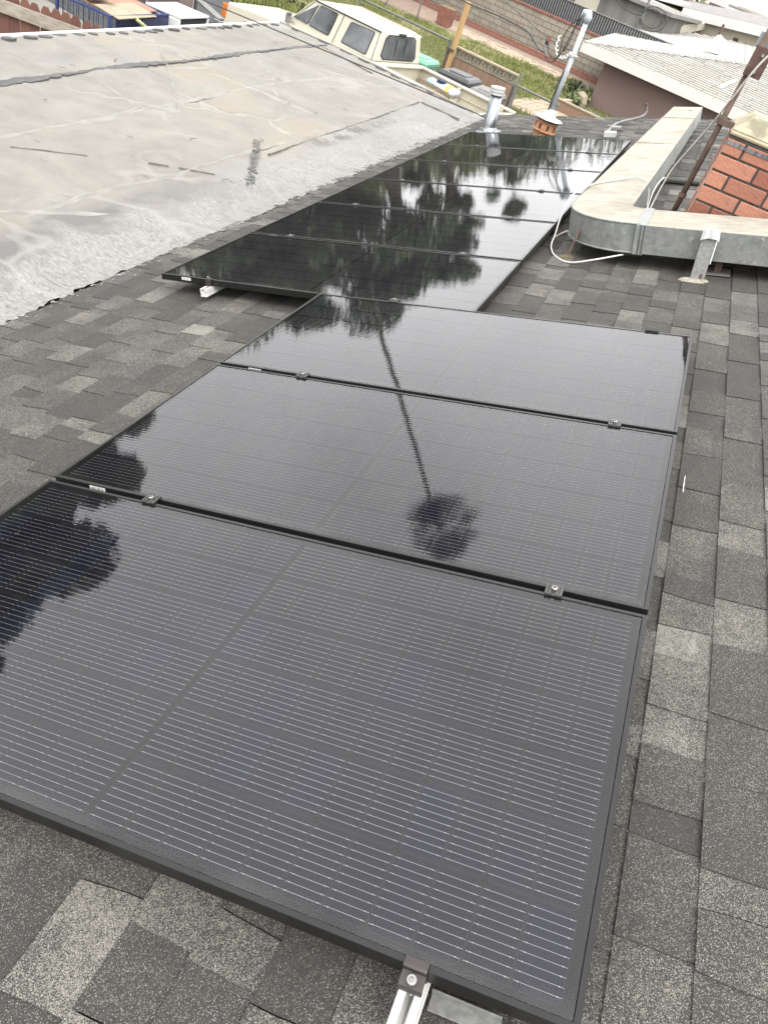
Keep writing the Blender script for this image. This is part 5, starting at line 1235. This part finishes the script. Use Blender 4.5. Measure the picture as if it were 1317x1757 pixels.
t = thing('white_sack', 'white lumpy sack on the ground before the blue cage', 'sack', loc=(-8.2, 11.9, G)); m = MB(); m.lathe([(.3, 0), (.36, .2), (.28, .42), (.12, .52)], (0, 0, 0), 10); m.build('bag', 'bag_white', t, smooth=True); m = MB(); m.lathe([(.10, .5205), (.04, .56), (.09, .62)], (0, 0, 0), 8); m.build('neck', 'bag_white', t)
t = thing('brown_cabinet', 'tall brown cabinet with a pinkish side behind the blue cage', 'cabinet', loc=(-10.6, 16.9, G))
b = MB(); b.box(-.35, .35, -1.0, .42, 0, 1.9); b.build('carcass', 'brownboard', t); b = MB(); b.box(-.36, .36, .4205, 1.0, 0, 1.9); b.build('side_panel', 'pinkboard', t); b = MB(); b.tube([(.37, -.83, 0), (.37, -.83, 1.9)], .035, 8); b.build('pipe', 'greymetal', t)
b = MB(); b.box(.3505, .36, 1.0005, 1.02, 0, 1.9); b.build('edge_trim', 'white', t)
t = thing('white_appliance', 'white chest with its dark front open beside the blue cage', 'chest', loc=(-8.6, 14.75, G))
b = MB(); b.box(-.4, .4, -.5, -.46, 0, .80); b.box(-.4, .4, .50, .54, 0, .80); b.box(-.4, -.36, -.4595, .4995, 0, .80); b.box(-.4, .4, -.5, .54, .8005, .85); b.build('shell', 'white', t, bevel=.02)
b = MB(); b.box(-.35, .36, -.455, .495, .01, .78); b.build('inside', 'darkvoid', t)
t = thing('grey_sheet', 'grey metal sheet slanting from the white chest towards the truck', 'metal sheet', loc=(-7.9, 15.1, G))
b = MB(); b.hexa([(-.35, -.75, .60), (.30, -.40, .42), (.30, 1.1, .42), (-.35, .9, .60)], [(-.35, -.75, .625), (.30, -.40, .445), (.30, 1.1, .445), (-.35, .9, .625)]); b.build('sheet', 'greymetal', t)
b = MB(); b.box(-.30, .2, -.3, .8, 0, .41); b.build('box', 'interior', t)
t = thing('grey_plank', 'long grey plank propped over the dark gravel in front of the truck', 'plank', loc=(-10.2, 18.6, G))
b = MB(); b.hexa([(-.95, .15, .45), (.75, -.45, .15), (.85, -.25, .15), (-.85, .35, .45)], [(-.95, .15, .49), (.75, -.45, .19), (.85, -.25, .19), (-.85, .35, .49)]); b.build('plank', 'greymetal', t)
b = MB(); b.box(-.7, -.55, .05, .3, 0, .40); b.box(.6, .75, -.40, -.25, 0, .145); b.build('prop', 'interior', t)

# ================================================================== MAUVE HOUSE WITH PALE SHINGLE ROOF
Z0 = -.72-G            # eave height above ground
C1 = Vector((-2.7229, 28.4835, -.72)); YD = Vector((0, 1, 0)); PM = 0.165
T_ = .753
hp = thing('mauve_house', 'mauve stucco house with pale shingle hip roof and white fascia beyond our roof', 'house', loc=(2.0, 30, G)); HO = Vector((2.0, 30, G))
NLEN, SL = 12.0, 7.0
hd = Vector((1, T_, 0))                     # hip in plan
def near_pt(s, d):     # s along the eave from C1, d horizontal distance up the slope
    return C1+E1*s+E2*d+Vector((0, 0, PM*d/(hd.dot(E2)/1.0)*1.0))
kz = PM/ hd.dot(E2)     # rise per metre up the near slope
kl = PM/ hd.dot(Vector((1, 0, 0)))
def near_pt(s, d): return C1+E1*s+E2*d+Vector((0, 0, kz*d))
def left_pt(y, x): return C1+YD*y+Vector((x, 0, kl*x))
dmax = 7.0; smin = hd.dot(E1)/hd.dot(E2)*dmax
up_ = Vector((0, 0, 1))
b = MB()
A0, A1_, A2, A3 = near_pt(0, 0), near_pt(NLEN, 0), near_pt(NLEN, dmax), near_pt(smin, dmax)
b.add([p-up_*.03 for p in (A0, A1_, A2, A3)], [(0, 1, 2, 3)])
xm = A3.x-C1.x
B0, B1, B2, B3 = left_pt(0, 0), A3, left_pt(22, xm), left_pt(22, 0)
b.add([p-up_*.03 for p in (B0, B1, B2, B3)], [(0, 1, 2, 3)])
b.add([p-up_*.03 for p in (A3, A2, A2+Vector((0, 14, 0)), B2)], [(0, 1, 2, 3)])
mroof = b.build('roof', 'white_shingle', hp, HO)
mroof.data.color_attributes.new('tone', 'FLOAT_COLOR', 'CORNER').data.foreach_set('color', [.10, .095, .088, 1]*len(mroof.data.loops))  # dark tone under the shingle gaps stands in for the shadow lines between courses
WT = [(.36, .345, .305), (.39, .38, .34), (.34, .33, .30), (.38, .36, .31), (.41, .40, .37)]
pieces = []
def wsh(mb, P, s0, s1, d0, d1, tn):
    lo = [P(s0, d0), P(s1, d0), P(s1, d1), P(s0, d1)]; mb.add([lo[0]+up_*.028, lo[1]+up_*.028, lo[2]+up_*.004, lo[3]+up_*.004]+[p-up_*.02 for p in lo], [(0, 1, 2, 3), (0, 4, 5, 1), (1, 5, 6, 2), (3, 0, 4, 7)][:3]+[(0, 3, 7, 4)], 0, tn)
def wrow(P, smin_of_d, smax_of_d, dm, ex, L, store, gx=.028, gs=.03):
    d = 0; k = 0
    while d < dm:
        s = smin_of_d(d)+rnd.uniform(0, L); first = smin_of_d(d)
        segs = [first]
        while s < smax_of_d(d): segs.append(s); s += L*rnd.choice((.8, 1, 1.2))
        segs.append(smax_of_d(d))
        for x0, x1 in zip(segs, segs[1:]):
            if x1-x0 > .08: store.append((P, x0, x1-gs, d+.0, d+ex-gx, rnd.choice(WT)))
        d += ex
q_ = hd.dot(E1)/hd.dot(E2)
wrow(near_pt, lambda d: q_*d, lambda d: 8.5, 6.6, .23, .95, pieces)
def dist(pc): return (pc[0]((pc[1]+pc[2])/2, pc[3])-Vector((1.317, -.578, 1.785))).length
inview = [p for p in pieces if p[1] < 6.6]
inview.sort(key=dist)
for pc in inview[:300]:
    m = MB(); wsh(m, *pc); m.build('shingle', 'white_shingle', mroof, HO).location = (0, 0, 0)
m = MB()
for pc in inview[300:]+[p for p in pieces if p[1] >= 6.6]: wsh(m, *pc)
if m.v: m.build('shingle_field', 'white_shingle', mroof, HO, kind='stuff')
# left slope: flatter looking sheet with faint courses
m = MB(); tmp = []
wrow(lambda s, d: left_pt(s, d), lambda d: T_*d, lambda d: 22, xm, .33, 2.6, tmp, -.03, .004)
for pc in tmp: wsh(m, pc[0], pc[1], pc[2], pc[3], pc[4], (.37, .36, .335))
m.build('shingle_field', 'white_shingle', mroof, HO, kind='stuff')
# hip caps
m = MB(); k = 0.0; tot = hd*dmax/hd.dot(E2)
while k < 1.0:
    p = C1+hd*(dmax/hd.dot(E2))*k+up_*(PM*dmax/hd.dot(E2))*k; q2 = C1+hd*(dmax/hd.dot(E2))*min(1, k+.03)+up_*(PM*dmax/hd.dot(E2))*min(1, k+.03)
    n_ = Vector((-hd.y, hd.x, 0)).normalized()*.12
    m.add([p+up_*.07, p-n_+up_*.03, p+n_+up_*.035, q2+up_*.05, q2-n_+up_*.01, q2+n_+up_*.015], [(0, 1, 4, 3), (0, 3, 5, 2), (0, 2, 1)], 0, (.37, .36, .33)); k += .0235
m.build('hip_cap', 'white_shingle', mroof, HO)
# fascia and walls
def fascia(p, q, out, h, nm='fascia', par=hp):
    m = MB(); o_ = out.normalized()*.03
    m.hexa([p-up_*h, q-up_*h, q-up_*h+o_, p-up_*h+o_], [p-up_*.0+up_*.012, q+up_*.012, q+o_+up_*.012, p+o_+up_*.012]); return m.build(nm, 'fascia', par, HO, bevel=.004)
fascia(C1, C1+E1*NLEN, -E2, .27); fascia(C1+YD*.01, C1+YD*22, Vector((-1, 0, 0)), .27)
m = MB(); wa = C1+E1*.75+E2*.55; wa.z = G; wb_ = C1+E1*(NLEN-.3)+E2*.55; wb_.z = G
m.hexa([wa, wb_, wb_+E2*14, wa+YD*19], [p+up_*(Z0-.26) for p in (wa, wb_, wb_+E2*14, wa+YD*19)]); m.build('wall', 'mauve', hp, HO)
m = MB(); s1_ = C1-up_*.262; m.hexa([s1_+E1*.1+E2*.03, s1_+E1*NLEN+E2*.03, s1_+E1*NLEN+E2*.56, s1_+E1*.1+E2*.56], [x+up_*.01 for x in (s1_+E1*.1+E2*.03, s1_+E1*NLEN+E2*.03, s1_+E1*NLEN+E2*.56, s1_+E1*.1+E2*.56)]); m.build('soffit', 'fascia', hp, HO)
# wing with its own hip
Wc = Vector((-4.47, 42.807, -.72)); WM = .155
def wing_pt(s, d): return Wc+E1*s+E2*d+up_*(WM*d)
m = MB(); m.add([p-up_*.03 for p in (wing_pt(0, 0), wing_pt(13, 0), wing_pt(13, 6), wing_pt(6, 6))], [(0, 1, 2, 3)])
bk_ = Wc+E2*12
m.add([p-up_*.03 for p in (wing_pt(0, 0), wing_pt(6, 6), bk_)], [(0, 1, 2)]); m.add([p-up_*.03 for p in (wing_pt(6, 6), wing_pt(13, 6), bk_+E1*13, bk_)], [(0, 1, 2, 3)])
wr = m.build('wing_roof', 'white_shingle', hp, HO)
wr.data.color_attributes.new('tone', 'FLOAT_COLOR', 'CORNER').data.foreach_set('color', [.10, .095, .088, 1]*len(wr.data.loops))  # same dark tone below the wing shingles, drawing their course shadows
tmp = []; wrow(wing_pt, lambda d: d, lambda d: 12.5, 6, .34, 1.3, tmp); m = MB()
for pc in tmp: wsh(m, *pc)
m.build('shingle_field', 'white_shingle', wr, HO, kind='stuff')
fascia(Wc, Wc+E1*13, -E2, .33); fascia(Wc, bk_, -E1, .33)
m = MB(); wa = Wc+E1*.5+E2*.5; wa.z = G; m.hexa([wa, wa+E1*12, wa+E1*12+E2*11, wa+E2*11], [p+up_*(Z0-.3) for p in (wa, wa+E1*12, wa+E1*12+E2*11, wa+E2*11)]); m.build('wall', 'mauve', hp, HO)
# roof vents on it
zz = near_pt(4.3, 1.6); m = MB(); m.hexa([near_pt(4.25, 1.2)+up_*.035, near_pt(4.4, 1.2)+up_*.035, near_pt(4.4, 2.6)+up_*.035, near_pt(4.25, 2.6)+up_*.035], [near_pt(4.27, 1.25)+up_*.06, near_pt(4.38, 1.25)+up_*.06, near_pt(4.38, 2.55)+up_*.06, near_pt(4.27, 2.55)+up_*.06]); m.build('ridge_patch', 'fascia', hp, HO)
# pale tent-like vent and mast with coiled wires on the left slope
tv = left_pt(6.3, 4.0); t = thing('roof_vent', 'pale triangular roof jack on the far slope of the pale shingle roof', 'vent', loc=tv)
m = MB(); m.add([(-.6, -.5, 0), (.9, -.7, .1), (.5, .5, .1), (-.3, -.1, .62)], [(0, 1, 3), (1, 2, 3), (2, 0, 3), (0, 2, 1)]); m.build('cone', 'fascia', t); m = MB(); m.tube([(-.3, -.1, .45), (-.3, -.1, .9)], .05, 8); m.build('pipe', 'rust', t)
mv = left_pt(8.9, .6); t = thing('wire_mast', 'thin service mast with looping wires on the corner of the pale shingle roof', 'mast', loc=mv)
m = MB(); m.tube([(0, 0, -.1), (0, 0, 1.25)], .045, 8); m.build('pole', 'conduit', t); m = MB(); m.tube([(0, 0, 1.25), (0, 0, 1.33), (-.06, 0, 1.40)], [.06, .1, .06], 8); m.build('cap', 'conduit', t)
for r_, cx in ((.55, .45), (.42, .38)):
    m = MB(); m.tube([(cx+r_*cos(a)*1.0, -.1, .72+r_*.75*sin(a)) for a in [RAD(d) for d in range(-160, 171, 15)]], .02, 5); m.build('wire_loop', 'cable_black', t)
m = MB(); m.tube(smoothpath([(0, 0, .7), (-.6, .3, .65), (-1.5, .8, .9), (-6, 6, 2.5)], 5), .02, 5); m.build('wire_loop', 'cable_black', t)

# ================================================================== FAR HOUSE (top right)
FB = 45.0
fh = thing('cream_house', 'cream house with broad white fascia and grey roof behind the pale shingle roof', 'house', mat=EMAT(-12, FB))
m = MB(); m.hexa([(-2.3, .1, 2.55), (9, .1, 3.80), (9, .35, 3.80), (-2.3, .35, 2.55)], [(-2.3, .1, 2.95), (9, .1, 4.30), (9, .35, 4.30), (-2.3, .35, 2.95)]); m.build('fascia', 'fascia', fh)
m = MB(); m.hexa([(-1.85, .5, 0), (9, .5, 0), (9, 8, 0), (-1.85, 8, 0)], [(-1.85, .5, 2.58), (9, .5, 3.78), (9, 8, 3.78), (-1.85, 8, 2.58)]); m.build('wall', 'cream_wall', fh)
m = MB(); m.add([(-2.3, .1, 2.96), (9, .1, 4.31), (9, 7, 4.9), (-.2, 7, 3.75)], [(0, 1, 2, 3)]); m.add([(-2.3, .1, 2.96), (-.2, 7, 3.75), (-6, 7, 2.9), (-6.5, .1, 2.6)], [(0, 1, 2, 3)]); m.build('roof', 'greyroof', fh)
m = MB(); m.box(.6, .85, .46, .499, 2.0, 2.6); m.build('meter_box', 'rust', fh); m = MB(); m.box(.2, 2.2, .47, .498, 1.4, 2.15); m.build('panel', 'creamsheet', fh)
aw = thing('cream_patio_roof', 'cream patio roof with rounded edge over a dark opening behind the pale shingle roof', 'patio roof', mat=EMAT(-16.5, 42.5))
m = MB(); pr_ = [(.0, 0), (.16, .02), (.26, .12), (.28, .26), (.2, .38), (0, .42)]
m.prism([(-y, z) for y, z in pr_]+[(6, 1.0), (6, .8)], lambda p: (.5, p[0], 2.1+p[1]), lambda p: (3.55, p[0], 2.02+p[1])); m.build('roof_panel', 'creamsheet', aw, bevel=.02)
m = MB(); m.box(.5, 4.8, .6, .7, 0, 2.1); m.build('opening', 'darkvoid', aw)
for x in (.6, 3.4):
    m = MB(); m.box(x, x+.12, .1, .22, 0, 2.1); m.build('post', 'creamsheet', aw)
jk = thing('lumber_pile', 'brown lumber and pipes stacked behind the grey roof at the top right', 'lumber', mat=EMAT(-15.5, 56))
for k in range(7):
    m = MB(); m.box(-3+k*.5, 3+k*.7, k*.3, k*.3+.22, 0, 3.0+.12*k); m.build('timber', ('brownboard', 'cardboard', 'greymetal', 'brownboard', 'white', 'greymetal', 'cream_wall')[k], jk)

# ================================================================== TREES (mirrored in the panels)
def tree(label, a, h, cr, nb, nl, s, mats, seed, trunk=.16, base=None, low=.25, group=None):
    rr = random.Random(seed); t = thing('broadleaf_tree', label, 'tree', loc=(a[0], a[1], G), group=group)
    m = MB(); m.tube([(0, 0, 0), (.1, .05, h*.25), (0, .1, h*.5), (.05, 0, h*.72)], [trunk, trunk*.8, trunk*.6, trunk*.25], 8)
    tips = []
    for k in range(nb):
        an = 2*pi*k/nb+rr.uniform(-.4, .4); z0 = h*rr.uniform(low, .55); rr_ = cr*rr.uniform(.4, .8); z1 = h*rr.uniform(low+.12, .9)
        m.tube([(0, 0, z0), (cos(an)*rr_*.5, sin(an)*rr_*.5, (z0+z1)/2+.2), (cos(an)*rr_, sin(an)*rr_, z1)], [trunk*.5, trunk*.3, trunk*.08], 5); tips.append((cos(an)*rr_, sin(an)*rr_, z1))
    m.build('trunk', 'bark', t)
    m = MB(); tips += [(rr.uniform(-.3, .3)*cr, rr.uniform(-.3, .3)*cr, h*rr.uniform(.7, .9)) for _ in range(4)]
    for c in tips:
        q = cr*rr.uniform(.28, .48); leaves(m, c, q, q, q*.75, nl//len(tips), s, rr=rr)
    m.build('crown', mats, t); return t
def palm(label, x, y, h, seed, lean=(0, 0), cr=1.7, nf=46, tr_=.20, skirt=True):
    rr = random.Random(seed); t = thing('palm_tree', label, 'palm', loc=(x, y, G))
    m = MB(); m.tube([(lean[0]*f*f, lean[1]*f*f, h*f) for f in [k/8 for k in range(9)]], [tr_*1.5]+[tr_*(1-.25*k/8) for k in range(1, 9)], 10); m.build('trunk', 'palmbark', t)
    top = Vector((lean[0], lean[1], h)); m = MB()
    for k in range(nf):
        an = rr.uniform(0, 2*pi); el = RAD(rr.uniform(-60, 80)); L = cr*rr.uniform(.5, 1.25); d = Vector((cos(an)*cos(el), sin(an)*cos(el), sin(el)))
        mid = top+d*L*.55; 
        m.tube([top, mid], .018, 3)
        # fan blade: folded leaflets
        side = d.cross(Vector((0, 0, 1))); side = side.normalized() if side.length > .05 else Vector((1, 0, 0)); upv = side.cross(d)
        for q in range(11):
            g = RAD(-75+15*q); dd = (d*cos(g)+side*sin(g)).normalized(); e_ = mid+dd*L*.55+Vector((0, 0, -.16*L*rr.random())); wv = (dd.cross(upv)).normalized()*.024*L
            m.add([mid, mid+dd*L*.3-wv, e_, mid+dd*L*.3+wv], [(0, 1, 2, 3)])
    m.build('crown', 'frond', t)
    if skirt:
        m = MB()
        for k in range(40):
            an = rr.uniform(0, 2*pi); L = rr.uniform(.7, 1.6); p = top+Vector((0, 0, -.2-rr.random()*.6)); e_ = p+Vector((cos(an)*.55, sin(an)*.55, -L)); wv = Vector((-sin(an), cos(an), 0))*.12
            m.add([p, p+(e_-p)*.5-wv, e_, p+(e_-p)*.5+wv], [(0, 1, 2, 3)])
        m.build('dead_fronds', 'drydead', t)
def pol(az, d, p=(.6, 2.0)): return (p[0]+d*sin(RAD(az)), p[1]+d*cos(RAD(az)))
x, y = pol(-27.0, 40, (1.0, 1.5)); palm('tall slim palm whose trunk and round crown are mirrored in the near panels', x, y, 24.0, 3, (-.2, -.3), cr=2.3, nf=52, tr_=.15)
LM = ['leafA', 'leafB', 'leafC']; LD = ['leafA', 'leafA', 'leafB']; TG = None
tree('dense dark tree below the tall palm, mirrored where the panel blocks meet', pol(-25.5, 34, (.5, 2.7)), 10.2, 3.6, 9, 6500, .34, LD, 21)
tree('loose dark tree mirrored at the left end of the third near panel', pol(-32.0, 33, (.3, 2.4)), 9.2, 2.2, 8, 3200, .32, LD, 22)
tree('narrow upright tree mirrored beside the left edge of the third near panel', pol(-36.0, 30, (.1, 2.4)), 8.0, 1.7, 8, 2800, .3, LD, 23)
tree('small dark tree mirrored in the right half of the third near panel', pol(-20.6, 37, (.7, 2.8)), 10.6, 2.0, 8, 3000, .34, LD, 24)
tree('low leafy tree mirrored at the left edge of the second near panel', pol(-47.0, 21, (.2, 1.2)), 7.7, 2.0, 10, 6500, .34, LD, 40, low=.05)
tree('tall leafy tree mirrored at the left end of the gap between the two nearest panels', pol(-52.0, 21, (.3, .9)), 9.4, 2.5, 14, 11000, .36, LD, 25, low=.05)
tree('big leafy tree mirrored in the left corner of the nearest panel', pol(-60.0, 20, (.4, .5)), 10.9, 3.0, 14, 13000, .36, LD, 26, low=.05)
tree('airy high tree mirrored at the left rim of the nearest panel', pol(-68.5, 21, (.7, .1)), 15.4, 2.3, 12, 2600, .26, LD, 27, low=.45)
tree('broad green tree mirrored in the left half of the far block front panel', pol(-39.0, 38, (-.8, 3.5)), 9.6, 4.6, 12, 7500, .4, LM, 28, low=.1)
tree('full green tree mirrored between the left trees of the far block', pol(-35.0, 36, (-.6, 3.5)), 8.6, 3.8, 12, 7000, .4, LM, 38, low=.1)
tree('full dark green tree mirrored left of the forked tree in the far block', pol(-30.0, 38, (-.4, 3.8)), 9.2, 3.3, 12, 7000, .4, LM, 39, low=.1)
tree('bushy green tree mirrored in the far block left of its middle', pol(-32.5, 47, (-.8, 4)), 8.0, 4.0, 10, 5000, .4, LM, 29)
tree('spreading tree with forked limbs mirrored in the middle of the far block', pol(-23.6, 44, (0, 5)), 12.0, 3.4, 6, 3600, .36, LD, 30, trunk=.75, low=.5)
tree('slim tree mirrored in the far block just right of its middle', pol(-19.3, 46, (.2, 5)), 10.6, 1.7, 8, 1500, .36, LD, 31, trunk=.45, low=.55)
tree('pale green tree mirrored in the far block left rear panels', pol(-27.5, 58, (-.5, 6)), 8.6, 4.4, 10, 4500, .45, LM, 32)
tree('dark tree mirrored in the right half of the far rear panels', pol(-13.5, 62, (.5, 7)), 9.3, 4.6, 12, 6500, .45, LD, 33, low=.08)
tree('wide dark tree mirrored at the right end of the farthest panels', pol(-8.0, 62, (.7, 8)), 9.0, 5.0, 12, 6500, .45, LD, 42, low=.08)
tree('slender dark tree mirrored right of the middle of the far block', pol(-15.6, 50, (.5, 5)), 11.0, 1.4, 9, 1800, .36, LD, 43, low=.35)
tree('round green tree mirrored at the rear edge of the far block', pol(-18.0, 75, (-.3, 8)), 9.0, 5.0, 9, 4200, .5, LM, 34)

rr = random.Random(77); m = MB()
for k in range(90):
    az = -46+42*k/89+rr.uniform(-.4, .4); d_ = rr.uniform(84, 100); p = pol(az, d_, (.5, 6)); h_ = rr.uniform(6.6, 9.6)
    for q in range(3): leaves(m, (p[0]+rr.uniform(-1, 1), p[1]+rr.uniform(-1, 1), G+h_*(.25+.28*q)), 2.6-.4*q, 2.6-.4*q, h_*.26, 95, .95, rr=rr)
o = m.build('distant_trees', ['leafA', 'leafB', 'leafC'], kind='stuff'); o['label'] = 'far-off belt of trees mirrored along the farthest panels'; o['category'] = 'trees'
